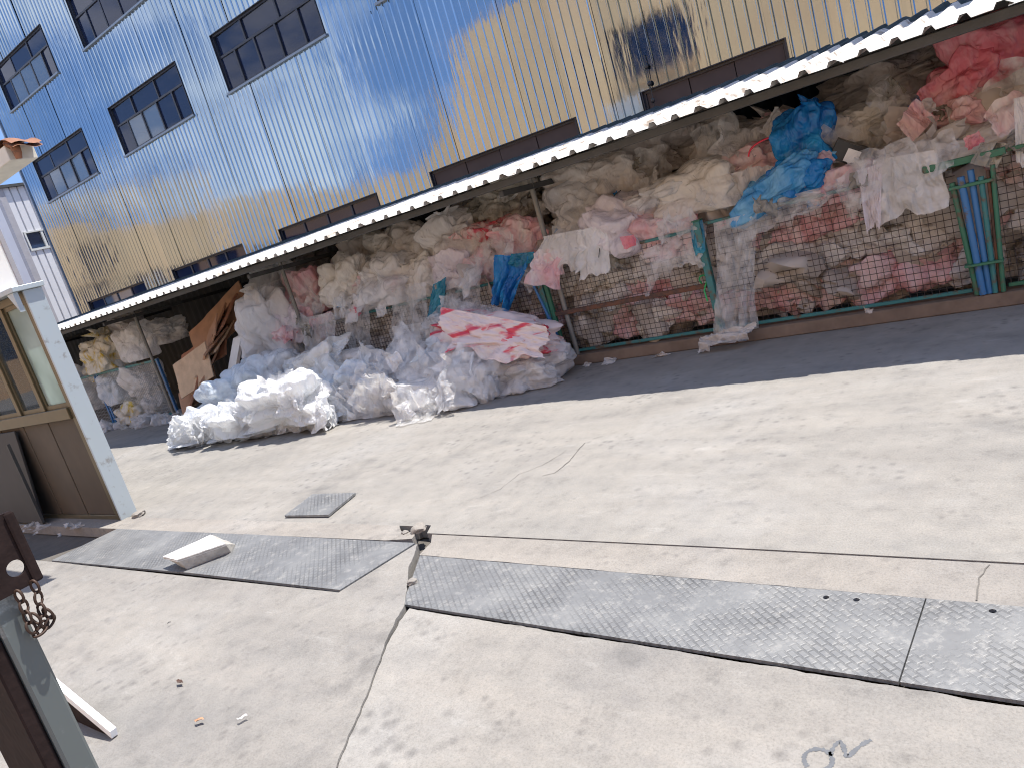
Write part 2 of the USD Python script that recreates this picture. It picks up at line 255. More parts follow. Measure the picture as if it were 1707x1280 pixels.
M_POST = worn('gate_post_grey', (.11, .125, .125), (.36, .39, .40), 0.56, 0.4, 3.0, 0.2)
M_LATCH = plain('latch_brown', (.022, .014, .013), 0.8, vary=0.35, scale=20, spec=0.12)
M_CHAIN = plain('chain_brown', (.06, .035, .025), 0.6, 0.4, bump=0)
M_WHITEBAR = plain('white_bar', (.75, .75, .74), 0.5, vary=0.08)
M_MARK = plain('grey_mark', (.115, .12, .13), 0.9, vary=0.2, scale=20)
M_CRACK = plain('crack_dark', (.12, .11, .10), 0.95)
M_BLACK = plain('black_plastic', (.02, .02, .022), 0.35, vary=0.3)

P = {}
P['white'] = plastic('film_white', (.86, .845, .835), (.95, .94, .935), 0.16, 0.42, 0.16)
P['snow'] = plastic('film_snow', (.90, .91, .93), (.95, .955, .96), 0.10, 0.42, 0.15)
P['cream'] = plastic('film_cream', (.84, .80, .74), (.94, .92, .885), 0.07, 0.40)
P['beige'] = plastic('film_beige', (.72, .66, .61), (.90, .865, .83), 0.10, 0.38)
P['grey'] = plastic('film_grey', (.70, .70, .71), (.90, .90, .91), 0.34, 0.38, 0.12)
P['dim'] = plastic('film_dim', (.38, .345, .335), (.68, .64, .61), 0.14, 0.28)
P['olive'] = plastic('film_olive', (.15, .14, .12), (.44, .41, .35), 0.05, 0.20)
P['pink'] = plastic('film_pink', (.86, .46, .50), (.94, .78, .79), 0.06, 0.40)
P['rose'] = plastic('film_rose', (.94, .88, .87), (.88, .50, .54), 0.06, 0.40)
P['red'] = plastic('film_red', (.94, .62, .65), (.85, .22, .28), 0.10, 0.42, 0.15, lo=0.32, hi=0.58)
P['lilac'] = plastic('film_lilac', (.84, .77, .83), (.93, .89, .92), 0.10, 0.40)
P['blue'] = plastic('film_blue', (.01, .15, .52), (.03, .38, .82), 0.03, 0.35)
P['sky'] = plastic('film_light_blue', (.03, .32, .72), (.25, .58, .86), 0.05, 0.35)
P['teal'] = plastic('film_teal', (.02, .16, .30), (.05, .34, .46), 0.03, 0.28)
P['ice'] = plastic('film_ice', (.74, .82, .90), (.92, .94, .96), 0.26, 0.38, 0.12)
P['clear'] = plastic('film_clear', (.80, .79, .78), (.93, .93, .93), 0.68, 0.42, 0.10)
P['yellow'] = plastic('film_yellow_print', (.82, .80, .74), (.84, .80, .70), 0.06, 0.32, scale=5.5, c3=(.72, .52, .05), lo=0.35, hi=0.52)
P['redspot'] = plastic('film_red_spot', (.84, .74, .70), (.80, .62, .60), 0.05, 0.32, scale=5.0, c3=(.70, .08, .12), lo=0.35, hi=0.50)
M_REDSTRIPE = mat('film_red_stripes', {'tc': ('texture_coordinate', {}), 'mp': ('mapping', {'rotation': (0.0, 0.15, 0.0), 'scale': (0.14, 0.5, 1.0)}),
    'w': ('noise_texture', {'scale': 9.5, 'detail': 3.0, 'roughness': 0.5, 'distortion': 0.4}), 'r': ('rgb_ramp', {'ramp': [(0.0, (.88, .82, .80)), (0.52, (.88, .76, .74)), (0.60, (.78, .10, .15)), (0.72, (.74, .05, .10)), (0.8, (.85, .6, .6))]}),
    'v': ('noise_texture', {'type': 'ridged_multifractal', 'scale': 12.0, 'detail': 5.0, 'distortion': 0.8}), 'b': ('bump', {'strength': 0.4, 'distance': 0.015}),
    'p': ('principled_bsdf', {'roughness': 0.3}), 't': ('translucent_bsdf', {}), 'm': ('mix_closure', {'fac': 0.35})},
    [('tc.object', 'mp.vector'), ('mp.vector', 'w.vector'), ('w.fac', 'r.fac'), ('r.color', 'p.base_color'), ('r.color', 't.color'), ('tc.object', 'v.vector'), ('v.fac', 'b.height'), ('b.normal', 'p.normal'), ('p.BSDF', 'm.closure1'), ('t.BSDF', 'm.closure2')], surface='m.closure')
M_HEAP = mat('loose_film_mix', {'g': ('geometry', {}), 'r': ('rgb_ramp', {'ramp': [(0.0, (.55, .50, .46)), (0.12, (.88, .86, .83)), (0.45, (.93, .92, .91)), (0.62, (.90, .66, .66)), (0.74, (.84, .78, .70)), (0.86, (.80, .80, .82)), (0.96, (.30, .29, .28))], 'interpolate': False}),
    'v': ('noise_texture', {'type': 'ridged_multifractal', 'scale': 14.0, 'detail': 5.0, 'distortion': 0.8}), 'b': ('bump', {'strength': 0.5, 'distance': 0.02}),
    'p': ('principled_bsdf', {'roughness': 0.35}), 't': ('translucent_bsdf', {}), 'm': ('mix_closure', {'fac': 0.3})},
    [('g.random_per_island', 'r.fac'), ('r.color', 'p.base_color'), ('r.color', 't.color'), ('g.position', 'v.vector'), ('v.fac', 'b.height'), ('b.normal', 'p.normal'), ('p.BSDF', 'm.closure1'), ('t.BSDF', 'm.closure2')], surface='m.closure')

# ------------------------------------------------------------------ ground
obj('ground', bx(-160, 120, -120, 160, -0.6, -0.10), M_DIRT); tag(stage.GetPrimAtPath('/World/ground'), 'bare dark earth under the concrete yard', None, None, 'structure')
yard = thing('concrete_yard', 'pale stained concrete yard slabs in front of the shed', None, (0, 0, 0), None, 'structure')
def jag(pts, amp, seed, step=0.03):
    """a polyline with a broken edge"""
    rng = np.random.default_rng(seed); out = []
    for a, b in zip(pts[:-1], pts[1:]):
        a, b = np.array(a, float), np.array(b, float); n = max(2, int(np.linalg.norm(b - a) / step)); nrm = np.array([-(b - a)[1], (b - a)[0]]); nrm /= np.linalg.norm(nrm)
        for i in range(n):
            t = i / n; q = a + (b - a) * t
            k = (fbm(np.array([[q[0] * 9, q[1] * 9, seed]]), 3, seed)[0] - 0.5) * 2 * amp + rng.normal(0, amp * 0.12)
            out.append(tuple(q + nrm * (k if i else 0)))
    out.append(tuple(pts[-1])); return out
JL = [(-30, 2.965), (-7.0, 2.925), (-4.85, 2.905), (-3.34, 2.88)]
JR = [(-3.17, 2.795), (-1.35, 2.75), (-0.24, 2.712), (9, 2.40)]
TN = [(-3.0, 2.555), (-0.24, 2.452), (9, 2.12)]          # far edge of the trench covers
TS = [(-2.66, 2.11), (-0.23, 2.00), (9, 1.60)]           # near edge
EDGE = [(-3.118, 2.66), (-2.95, 2.40), (-2.72, 2.13), (-2.54, 1.80), (-2.33, 1.46), (-2.17, 1.19), (-1.30, -0.4), (-0.5, -2.5)]
slabA = Polygon([(-60, 3.0), *JL, (-3.33, 2.905), (-3.22, 2.895), *[(x, y + 0.006) for x, y in JR], (30, 2.0), (30, 12), (-60, 12)])
obj('slab', extr(slabA, -0.09, 0.0), M_CON[0], yard)
slabB = Polygon(jag([(-3.02, 2.565)] + [(x, y + 0.004) for x, y in TN[1:]], 0.004, 3) + [(9, 2.394)] + [(x, y - 0.003) for x, y in JR[::-1]][1:-1] + [(-3.12, 2.79), (-3.05, 2.70)])
obj('slab', extr(slabB.buffer(0), -0.09, -0.002), M_CON[1], yard)
slabC = Polygon([(-30, 2.715), (-7.0, 2.705), (-3.42, 2.69)] + jag([(-3.22, 2.72), (-3.26, 2.79), (-3.38, 2.80), (-3.47, 2.872)], 0.012, 5) + [(-4.85, 2.899), (-7.0, 2.918), (-30, 2.955)])
obj('slab', extr(slabC.buffer(0), -0.09, 0.006), M_CON[1], yard)
slabD = Polygon([(-30, 2.16), (-7.2, 2.14), (-3.235, 2.145), (-3.132, 2.662)] + jag(EDGE, 0.012, 7) + [(-0.5, -6), (-30, -6)])
sd = extr(slabD.buffer(0), -0.09, 0.006); obj('slab', sd, M_CON[2], yard)
slabE = Polygon(jag([(x, y - 0.016) for x, y in TS], 0.008, 9)[:-1] + [(9, 1.58), (30, 1.2), (30, -6), (-0.45, -6)] + [(x + float(np.interp(y, [1.2, 1.75, 2.1], [0.003, 0.004, 0.03])), y) for x, y in jag(EDGE, 0.012, 7)[::-1] if y < 2.09])
obj('slab', extr(slabE.buffer(0), -0.09, -0.003), M_CON[3], yard)
obj('slab', bx(-60, 30, -40, -6.01, -0.09, 0.0), M_CON[3], yard)
# cracks: narrow open lines
def ribbon(pts, w, z, seed=0):
    pts = np.array(pts, float); rng = np.random.default_rng(seed); L = []; R_ = []
    for i in range(len(pts)):
        t = pts[min(i + 1, len(pts) - 1)] - pts[max(i - 1, 0)]; t /= np.linalg.norm(t) + 1e-9; n = np.array([-t[1], t[0]]); ww = w * (0.5 + rng.random())
        L.append([*(pts[i] + n * ww / 2), z]); R_.append([*(pts[i] - n * ww / 2), z])
    return quadgrid(np.stack([np.array(L), np.array(R_)], 1))
def crack(pp, w, z, seed):
    g = [gr(*p)[:2] for p in pp]; pts = jag(g, 0.012, seed, 0.03); obj('crack', ribbon(pts, w, z, seed), M_CRACK, yard)
crack([(975, 738), (950, 768), (925, 788), (904, 793)], 0.006, 0.003, 31)
crack([(945, 750), (905, 775), (865, 790), (835, 815), (800, 830)], 0.0025, 0.003, 32)
crack([(815, 728), (790, 738), (768, 752)], 0.003, 0.003, 33)
crack([(1650, 940), (1632, 962), (1628, 1000)], 0.004, 0.001, 34)
# the scribbled curl near the bottom edge
sc = [(1346, 1276), (1340, 1262), (1348, 1250), (1368, 1247), (1384, 1256), (1386, 1272), (1372, 1279)]
sc2 = [(1384, 1258), (1392, 1240), (1402, 1236), (1408, 1250), (1414, 1258), (1428, 1246), (1442, 1236), (1452, 1231)]
def smoothline(pp, n=8):
    from scipy.interpolate import CubicSpline
    g = np.array([gr(*p)[:2] for p in pp]); t = np.arange(len(g)); c = CubicSpline(t, g); return c(np.linspace(0, len(g) - 1, len(g) * n))
obj('scribble', cat_([ribbon(smoothline(sc), 0.012, -0.002, 1), ribbon(smoothline(sc2), 0.012, -0.002, 2)]), M_MARK, yard)

# trench covers: checkered steel plates
tr = thing('trench_cover', 'long row of grey checkered steel trench plates right of the broken slab edge', 'trench cover', (-1.0, 2.2, 0))
def lerp(a, b, t): return (a[0] + (b[0] - a[0]) * t, a[1] + (b[1] - a[1]) * t)
def yl(line, x):
    for a, b in zip(line[:-1], line[1:]):
        if x <= b[0] or b is line[-1]: return a[1] + (b[1] - a[1]) * (x - a[0]) / (b[0] - a[0])
for i, (xa, xb) in enumerate(((-2.72, -0.535), (-0.530, 1.65), (1.655, 3.9))):
    xl = xa - 0.28 if i == 0 else xa + 0.02
    pl = Polygon([(xa, yl(TS, xa)), (xb, yl(TS, xb)), (xb + 0.02, yl(TN, xb + 0.02) - 0.004), (xl, yl(TN, xl) - 0.004)])
    if i == 0:
        for q in ((1377, 996), (1428, 1000)):
            pl = pl.difference(Point(*gr(*q)[:2]).buffer(0.011))
    elif i == 1: pl = pl.difference(Point(*gr(1655, 1019)[:2]).buffer(0.011))
    obj('cover_plate', extr(pl, -0.010, 0.003), M_PLATE, tr)
tl = thing('trench_cover', 'faded checkered steel trench plates with the white stone lying on them', 'trench cover', (-5.0, 2.4, 0))
obj('cover_plate', extr(Polygon([(-4.92, 2.175), (-3.24, 2.16), (-3.14, 2.665), (-4.90, 2.69)]), -0.004, 0.012), M_PLATE, tl)
obj('cover_plate', extr(Polygon([(-6.95, 2.155), (-4.93, 2.175), (-4.91, 2.69), (-6.9, 2.70)]), -0.004, 0.009), M_PLATE, tl)
sp = obj('steel_sheet', extr(Polygon([tuple(gr(*p)[:2]) for p in ((476, 863), (522, 827), (594, 825), (549, 862))]), 0.006, 0.022), M_PLATE)
tag(sp, 'small loose steel sheet lying on the concrete left of the broken hole', 'steel sheet')
# rubble at the broken corner
rub = [((700, 884), .05, 'pinkish broken concrete lump beside the dark hole in the slab'), ((676, 889), .022, 'small grey concrete crumb left of the dark hole in the slab'), ((688, 972), .030, 'concrete crumb lying on the corner of the trench plates'), ((232, 860), .06, 'pale wedge stone at the foot of the booth wall corner')]
def rock(c, r, seed, sq=(1, 1, .6)):
    m = trimesh.creation.icosphere(2); v = m.vertices; d = 1 + 0.5 * (fbm(v * 1.6 + seed * 7.3, 3, seed) - 0.5) * 2
    v = v * d[:, None] * r * np.array(sq); v[:, 2] = np.maximum(v[:, 2], -r * 0.35); return trimesh.Trimesh(v + np.array(c) + [0, 0, r * 0.35], m.faces, process=False)
for i, (p, r, l) in enumerate(rub):
    g = gr(*p); tag(obj('concrete_chunk', rock((g[0], g[1], 0.0), r, i + 1), M_CON[1], smooth=25), l, 'concrete chunk')
# the white stone block
import manifold3d as m3
top = [gr(271.6, 928, .085), gr(351.8, 891.6, .10), gr(376, 906.4, .09), gr(365.5, 901.6, .10), gr(293.8, 934.3, .10)]
bot = [gr(312.8, 948.6, .012), gr(385, 919.6, .012)]; bot += [bot[0] + [-0.05, 0.13, 0], bot[1] + [-0.10, 0.10, 0]]
sb = thing('stone_block', 'white kerb stone, sides greyed for shade, lying across the left trench plates', 'stone block', (-4.9, 2.35, 0.012))
def rough(pts, step, amp, sd):
    h = mtm(m3.Manifold.hull_points([list(map(float, p)) for p in pts]).refine_to_length(step)); v = h.vertices + (fbm(h.vertices * 22, 3, sd) - 0.5)[:, None] * amp
    v[:, 2] = np.maximum(v[:, 2], 0.013); return trimesh.Trimesh(v, h.faces, process=False)
obj('body', rough(top + bot, 0.02, 0.014, 4), M_STONESIDE, sb, smooth=30)
cen = np.mean(top, 0); obj('painted_top', rough([cen + (p - cen) * 0.985 + [0, 0, dz] for p in top for dz in (0.006, -0.012)], 0.02, 0.006, 4), M_STONE, sb, smooth=30)
# tiny litter on the slabs
for i, (p, w, m_, l) in enumerate((((303, 1143), .030, M_RUST, 'small red leaf scrap on the concrete near the gate post'), ((336, 1208), .032, M_CARD[0], 'small orange leaf scrap lowest on the left slab'), ((408, 1204), .035, P['white'], 'white shred of plastic on the left slab'), ((285, 1044), .018, M_BLACK, 'tiny black pebble on the left slab'))):
    g = gr(*p); a = 0.5 * i; s = np.linspace(-1, 1, 7); U, V = np.meshgrid(s, s, indexing='ij')
    Q = np.stack([g[0] + w * (U * math.cos(a) - V * 0.4 * math.sin(a)) * (1 - 0.5 * np.abs(V)), g[1] + w * (U * math.sin(a) + V * 0.4 * math.cos(a)) * (1 - 0.5 * np.abs(U)), 0.022 + 0.012 * fbm(np.stack([U * 2, V * 2, U * 0 + i], -1), 2, i)], -1)
    tag(obj('litter_scrap', quadgrid(Q), m_, smooth=True), l, 'litter')

# ------------------------------------------------------------------ factory building
YF, K = 9.5, 9.5 / 8.5
bld = thing('factory_building', 'mirror clad factory building with navy windows rising behind the shed', 'building', (-9, YF, 0))
XL, XR, ZT = -18.73 * K, 7.0, 9.95
def zz(z): return 1.6 + (z - 1.6) * K
wins = []      # x0, x1, z0, z1, kind
cols = [(-18.02, -15.56), (-14.36, -11.85), (-10.73, -8.22), (-7.10, -4.6), (-3.5, -1.0), (0.1, 2.6)]
for j, (a, b) in enumerate(cols):
    wins.append((a * K, b * K, zz(4.84), zz(5.75), 'up', j)); wins.append((a * K, b * K, zz(6.85), zz(7.77), 'up', j + 10))
for j, (a, b) in enumerate([(-18.15, -15.47), (-14.32, -11.81), (-10.72, -8.24), (-7.11, -4.63), (-3.73, -2.09), (0.1, 2.6)]):
    wins.append((a * K, b * K, 0.9, zz(2.53), 'down', j))
def cladding(x0, x1, y, openings, z0, z1, pitch=0.135, h=0.019):
    """trapezoidal ribbed sheet facing -y with the openings left out"""
    prof = [0.0, 0.094, 0.106, 0.121, 0.133]; hy = [0, 0, h, h, 0]
    xs, ys = [], []; n = int(round((x1 - x0) / pitch)); p = (x1 - x0) / n
    for i in range(n):
        for a, b in zip(prof, hy): xs.append(x0 + (i + a / pitch) * p); ys.append(y - b)
    xs.append(x1 + 0.02); ys.append(y)
    cuts = sorted({o[k] for o in openings for k in (0, 1) if x0 < o[k] < x1})
    for c in cuts: ys.append(float(np.interp(c, xs[:len(ys)], ys))) if False else None
    X = sorted(set(xs) | set(cuts)); Y_ = np.interp(X, xs, ys); V, F_ = [], []
    for xa, xb, ya, yb in zip(X[:-1], X[1:], Y_[:-1], Y_[1:]):
        spans = [(z0, z1)]
        for o in openings:
            if o[0] < (xa + xb) / 2 < o[1]:
                ns = []
                for s in spans:
                    if o[3] <= s[0] or o[2] >= s[1]: ns.append(s); continue
                    if o[2] > s[0]: ns.append((s[0], o[2]))
                    if o[3] < s[1]: ns.append((o[3], s[1]))
                spans = ns
        for s in spans:
            k = len(V); V += [(xa, ya, s[0]), (xb, yb, s[0]), (xb, yb, s[1]), (xa, ya, s[1])]; F_ += [[k, k + 1, k + 2], [k, k + 2, k + 3]]
    return trimesh.Trimesh(np.array(V), np.array(F_), process=False)
def cut_joints(m):
    lab = trimesh.graph.connected_component_labels(m.face_adjacency, node_count=len(m.faces))
    return [m.submesh([np.nonzero(lab == k)[0]], append=True) for k in range(lab.max() + 1)]
ns = 41; RS = np.random.default_rng(77)
for i in range(ns):
    xa, xb = XL + (XR - XL) * i / ns, XL + (XR - XL) * (i + 1) / ns
    cm = cladding(xa, xb, YF - 0.004 * (i % 2), wins, 0.0, ZT); cm.merge_vertices(); cm = cut_joints(cm)
    ta, tb_ = RS.uniform(-0.010, 0.010), RS.uniform(-0.0022, 0.0022)
    for piece in cm: piece.vertices[:, 1] += ta * (piece.vertices[:, 0] - (xa + xb) / 2) + tb_ * (piece.vertices[:, 2] - 5)
    for piece in cm: obj('cladding_sheet', piece, M_FACADE, bld)
obj('corner_flashing', bx(XL - 0.06, XL - 0.002, YF - 0.03, YF + 0.1, 0, ZT), M_SILL, bld)
obj('side_wall', bx(XL - 0.05, XL, YF + 0.1, 24, 0, ZT), M_FARWALL, bld); obj('side_wall', bx(XR, XR + 0.05, YF + 0.1, 24, 0, ZT), M_FARWALL, bld)
obj('back_wall', bx(XL, XR, 24, 24.1, 0, ZT), M_FARWALL, bld); obj('roof', bx(XL - 0.1, XR + 0.1, YF - 0.05, 24.2, ZT, ZT + 0.15), M_FARWALL, bld)
M_INT = plain('dark_interior', (.06, .06, .065), 0.9)
obj('inner_wall', bx(XL + 0.1, XR - 0.1, 13.5, 13.6, 0, ZT - 0.05), M_INT, bld)
for z in (3.4, 6.9): obj('floor_slab', bx(XL + 0.05, XR - 0.05, YF + 0.05, 13.45, z, z + 0.2), M_INT, bld)
rng = random.Random(4)
for (x0, x1, z0, z1, kd, j) in wins:
    t = 0.045; y0, y1 = YF + 0.02, YF + 0.075
    fr = [bx(x0, x1, y0, y1, z0, z0 + t), bx(x0, x1, y0, y1, z1 - t, z1), bx(x0, x0 + t, y0, y1, z0 + t, z1 - t), bx(x1 - t, x1, y0, y1, z0 + t, z1 - t),
          bx(x0 - 0.0, x0 + 0.012, YF - 0.02, y0, z0, z1), bx(x1 - 0.012, x1, YF - 0.02, y0, z0, z1), bx(x0 + 0.012, x1 - 0.012, YF - 0.02, y0, z1 - 0.012, z1)]
    w = obj('window', cat_(fr), M_DARKFRAME, bld)
    W, H = x1 - x0, z1 - z0
    if kd == 'up':
        obj('sill', bx(x0 - 0.04, x1 + 0.04, YF - 0.055, y0, z0 - 0.035, z0), M_SILL, w)
        zt = z0 + H * 0.60
        obj('transom', bx(x0 + t, x1 - t, y0 + 0.003, y1 - 0.003, zt - 0.018, zt + 0.018), M_DARKFRAME, w)
        tops = [0.0, 0.31, 0.66, 1.0]; lows = [0.0, 0.17, 0.38, 0.60, 0.82, 1.0]
        for f in tops[1:-1]: obj('mullion', bx(x0 + W * f - 0.018, x0 + W * f + 0.018, y0 + 0.005, y1 - 0.005, zt + 0.018, z1 - t), M_DARKFRAME, w)
        for f in lows[1:-1]: obj('mullion', bx(x0 + W * f - 0.020, x0 + W * f + 0.020, y0 + 0.005, y1 - 0.005, z0 + t, zt - 0.018), M_DARKFRAME, w)
        for rowi, (fs, za, zb) in enumerate(((tops, zt + 0.018, z1 - t), (lows, z0 + t, zt - 0.018))):
            for q, (fa, fb) in enumerate(zip(fs[:-1], fs[1:])):
                xa, xb = x0 + W * fa + (t if fa == 0 else 0.02), x0 + W * fb - (t if fb == 1 else 0.02)
                lit = (j in (0, 10) and rowi == 1 and q in (1, 2, 3)) or (j == 1 and rowi == 1 and q in (1, 2))
                tilt = rng.uniform(-0.015, 0.015); yy = (y0 + y1) / 2
                V = np.array([(xa, yy + tilt, za), (xb, yy - tilt, za), (xb, yy - tilt, zb), (xa, yy + tilt, zb)])
                obj('pane', trimesh.Trimesh(V, [[0, 1, 2], [0, 2, 3]], process=False), M_GLASSLIT if lit else M_GLASSDARK, w)
    elif j >= 3:
        n = 3 if j == 4 else 4
        for q in range(n):
            xa, xb = x0 + t + (W - 2 * t) * q / n, x0 + t + (W - 2 * t) * (q + 1) / n
            obj('shutter_panel', bx(xa + 0.006, xb - 0.006, y0 + 0.012 + 0.006 * (q % 2), y1 - 0.02, z0 + t, z1 - t), M_SHUTTER, w)
    else:
        for q in range(4):
            xa, xb = x0 + t + (W - 2 * t) * q / 4, x0 + t + (W - 2 * t) * (q + 1) / 4
            if q: obj('mullion', bx(xa - 0.022, xa + 0.022, y0 + 0.005, y1 - 0.005, z0 + t, z1 - t), M_DARKFRAME, w)
            V = np.array([(xa + .022, y1 - .03, z0 + t), (xb - .022, y1 - .03, z0 + t), (xb - .022, y1 - .03, z1 - t), (xa + .022, y1 - .03, z1 - t)])
            obj('pane', trimesh.Trimesh(V, [[0, 1, 2], [0, 2, 3]], process=False), M_GLASSLIT if (j == 0 and q in (1, 2)) else M_GLASSDARK, w)
# cable with dark clamps on the facade
ca = [at(1075 + d, y, YF - 0.03) for d, y in ((-2, 92), (3, 112), (8, 140), (14, 168), (19, 196))]
cb = thing('wall_cable', 'thin cable with three dark clamps hanging on the tan facade', 'cable', ca[-1])
obj('cable', tube(ca, 0.006), M_BLACK, cb)
for q in ca[1:4]:
    s = trimesh.creation.icosphere(2, 0.028); s.apply_scale((1, .6, 1.2)); s.apply_translation(q + [0, -0.012, 0]); obj('clamp', s, M_BLACK, cb, smooth=True)

# ------------------------------------------------------------------ far white building at the left
XB = -28.0
fb = thing('far_building', 'white ribbed building far left beyond the mirror clad factory', 'building', (XB, 15, 0))
zk = lambda z: 1.6 + (z - 1.6) * 28 / 25
ya, yb = 10.45 * 28 / 25, 20.0
wy0, wy1, wz0, wz1 = 10.70 * 28 / 25, 11.55 * 28 / 25, zk(4.74), zk(5.33)
ys = np.arange(ya + 0.25, yb, 0.42); V, F_ = [], []
def rib_wall(y0, y1, z0, z1):
    xs, yy = [], []; n = max(1, int((y1 - y0) / 0.24)); p = (y1 - y0) / n
    for i in range(n):
        for a, b in ((0, 0), (.78, 0), (.82, -.06), (.93, -.06), (1.0, 0)): yy.append(y0 + (i + a) * p); xs.append(XB + b)
    Q = np.stack([np.stack([np.array(xs), np.array(yy), np.full(len(xs), z)], -1) for z in (z0, z1)], 1)
    return quadgrid(Q)
obj('wall', cat_([rib_wall(ya + 0.2, yb, 0.6, wz0), rib_wall(ya + 0.2, wy0, wz0, wz1), rib_wall(wy1, yb, wz0, wz1), rib_wall(ya + 0.2, yb, wz1, zk(6.68))]), M_FARWALL, fb)
obj('corner_trim', bx(XB - 0.2, XB + 0.05, ya, ya + 0.199, 0.6, zk(6.68)), M_LILAC, fb)
obj('side_wall', bx(XB - 15, XB - 0.2, ya + 0.01, ya + 0.15, 0, zk(6.68)), M_FARWALL, fb)
obj('base_wall', bx(XB - 0.2, XB - 0.01, ya + 0.2, yb, 0, 0.6), M_INT, fb)
obj('roof_edge', bx(XB - 15, XB + 0.12, ya - 0.05, yb, zk(6.68), zk(6.68) + 0.09), M_DARKSTEEL, fb)
w = obj('window', cat_([bx(XB - 0.08, XB + 0.04, wy0, wy1, wz0, wz0 + 0.07), bx(XB - 0.08, XB + 0.04, wy0, wy1, wz1 - 0.05, wz1), bx(XB - 0.08, XB + 0.04, wy0, wy0 + 0.05, wz0 + 0.07, wz1 - 0.05)]), M_ALU, fb)
obj('mullion', bx(XB - 0.07, XB + 0.03, (wy0 + wy1) / 2 + .05, (wy0 + wy1) / 2 + .12, wz0 + 0.07, wz1 - 0.05), M_ALU, w)
obj('pane', bx(XB - 0.06, XB - 0.05, wy0 + .05, (wy0 + wy1) / 2 + .05, wz0 + .07, wz1 - .05), M_GLASSDARK, w); obj('pane', bx(XB - 0.06, XB - 0.05, (wy0 + wy1) / 2 + .12, wy1, wz0 + .07, wz1 - .05), M_GLASSDARK, w)

# ------------------------------------------------------------------ buildings across the yard, seen only mirrored in the cladding
D = 8.0
tb = thing('tan_building', 'tan rendered building across the yard mirrored in the factory cladding', 'building', (-5, -D, 0))
prof = Polygon([(-22.6, 0), (-22.6, 5.2), (-21.2, 6.0), (-20.4, 7.2), (-19.3, 9.2), (-17.7, 9.35), (-14, 9.7), (16, 9.7), (16, 0)])
wn = [(-12.7, -9.4, 5.0, 6.9), (-6.2, -3.6, 6.6, 8.3), (1, 4.5, 5, 7)]
pw = prof
for a, b, c_, d_ in wn: pw = pw.difference(sbox(a, c_, b, d_))
wl = extr(pw, 0, 0.25); wl.vertices = np.stack([wl.vertices[:, 0], -D - wl.vertices[:, 2], wl.vertices[:, 1]], -1); wl.invert(); obj('wall', wl, M_TAN, tb)
bk = bx(-22.5, 16, -D - 9, -D - 0.26, 0, 5.1); obj('rear_wing', bk, M_TAN, tb)
for a, b, c_, d_ in wn:
    w = obj('window', cat_([bx(a, b, -D - .2, -D - .1, c_, c_ + .08), bx(a, b, -D - .2, -D - .1, d_ - .08, d_), bx(a, a + .08, -D - .2, -D - .1, c_ + .08, d_ - .08), bx(b - .08, b, -D - .2, -D - .1, c_ + .08, d_ - .08), bx((a + b) / 2 - .05, (a + b) / 2 + .05, -D - .2, -D - .1, c_ + .08, d_ - .08)]), M_DARKFRAME, tb)
    obj('pane', bx(a + .08, b - .08, -D - .19, -D - .17, c_ + .08, d_ - .08), M_GLASSDARK, w)
    obj('window_sill', bx(a - .1, b + .1, -D + .003, -D + .12, c_ - .12, c_), M_TAN, w)
lw = thing('low_tan_building', 'low tan building at the far end mirrored low in the factory cladding', 'building', (-51, -18, 0))
pr2 = Polygon([(-42, 0), (-42, 8.6), (-33, 8.6), (-33, 8.0), (-24, 8.0), (-24, 8.9), (-16, 8.9), (-16, 8.3), (-7, 8.3), (-7, 9.0), (1.5, 9.0), (1.5, 0)])
for k in range(12): pr2 = pr2.difference(sbox(-40 + k * 3.4, 2.0, -40 + k * 3.4 + 2.0, 5.2))
m_ = extr(pr2, 0, 0.3); m_.vertices = np.stack([-50 - 0.3 + m_.vertices[:, 2], m_.vertices[:, 0], m_.vertices[:, 1]], -1); obj('wall', m_, M_TAN, lw)
for k in range(12): obj('window', bx(-50.25, -50.15, -40 + k * 3.4, -38 + k * 3.4, 2.0, 5.2), M_GLASSDARK, lw)
obj('rear_wing', bx(-60, -50.31, -42, 1.5, 0, 6.6), M_TAN, lw)

# ------------------------------------------------------------------ lean-to shed
shed = thing('lean_to_shed', 'low lean-to shed with a white corrugated roof full of plastic waste', 'shed', (-8, 7.5, 0))
YE, ZE, SL = 5.62, 1.935, 0.115
def roof_sheet(x0, x1, seed, Y0, Y1, dz=0.0):
    pitch = 0.189; n = int(round((x1 - x0) / pitch)); p = (x1 - x0) / n; xs, hs = [], []
    for i in range(n):
        for a, b in ((0, 0), (.60, 0), (.70, .034), (.90, .034)): xs.append(x0 + (i + a) * p); hs.append(b)
    xs.append(x1 + 0.03); hs.append(0.0); xs, hs = np.array(xs), np.array(hs)
    rg = np.random.default_rng(seed); yo = rg.uniform(-0.025, 0.02); rows = []
    for k, Y in enumerate(np.linspace(Y0 + yo, Y1, 7)):
        z = ZE + SL * (Y - YE) + hs + 0.012 * (fbm(np.stack([xs * 0.9, np.full_like(xs, Y), xs * 0 + 3], -1), 2, 5) - 0.5) + 0.004 * (seed % 2) + dz
        rows.append(np.stack([xs, np.full_like(xs, Y) + (0.012 * (fbm(np.stack([xs * 6, xs * 0, xs * 0], -1), 2, seed) - .5) if k == 0 else 0), z], -1))
    top = quadgrid(np.stack(rows, 0)); top.invert()
    lo = top.copy(); lo.vertices = lo.vertices - [0, 0, 0.004]; lo.invert(); return cat_([top, lo])
SX0 = -30.0
for i in range(34):
    xa = SX0 + i * 0.9325; obj('roof_sheet', roof_sheet(xa, xa + 0.9325, i, YE, 7.8, 0.008), M_ROOFSHEET, shed); obj('roof_sheet', roof_sheet(xa, xa + 0.9325, i + 50, 7.73, 9.28), M_SHADEROOF, shed, label='rear roof sheet coloured dark for the shade of the factory building')
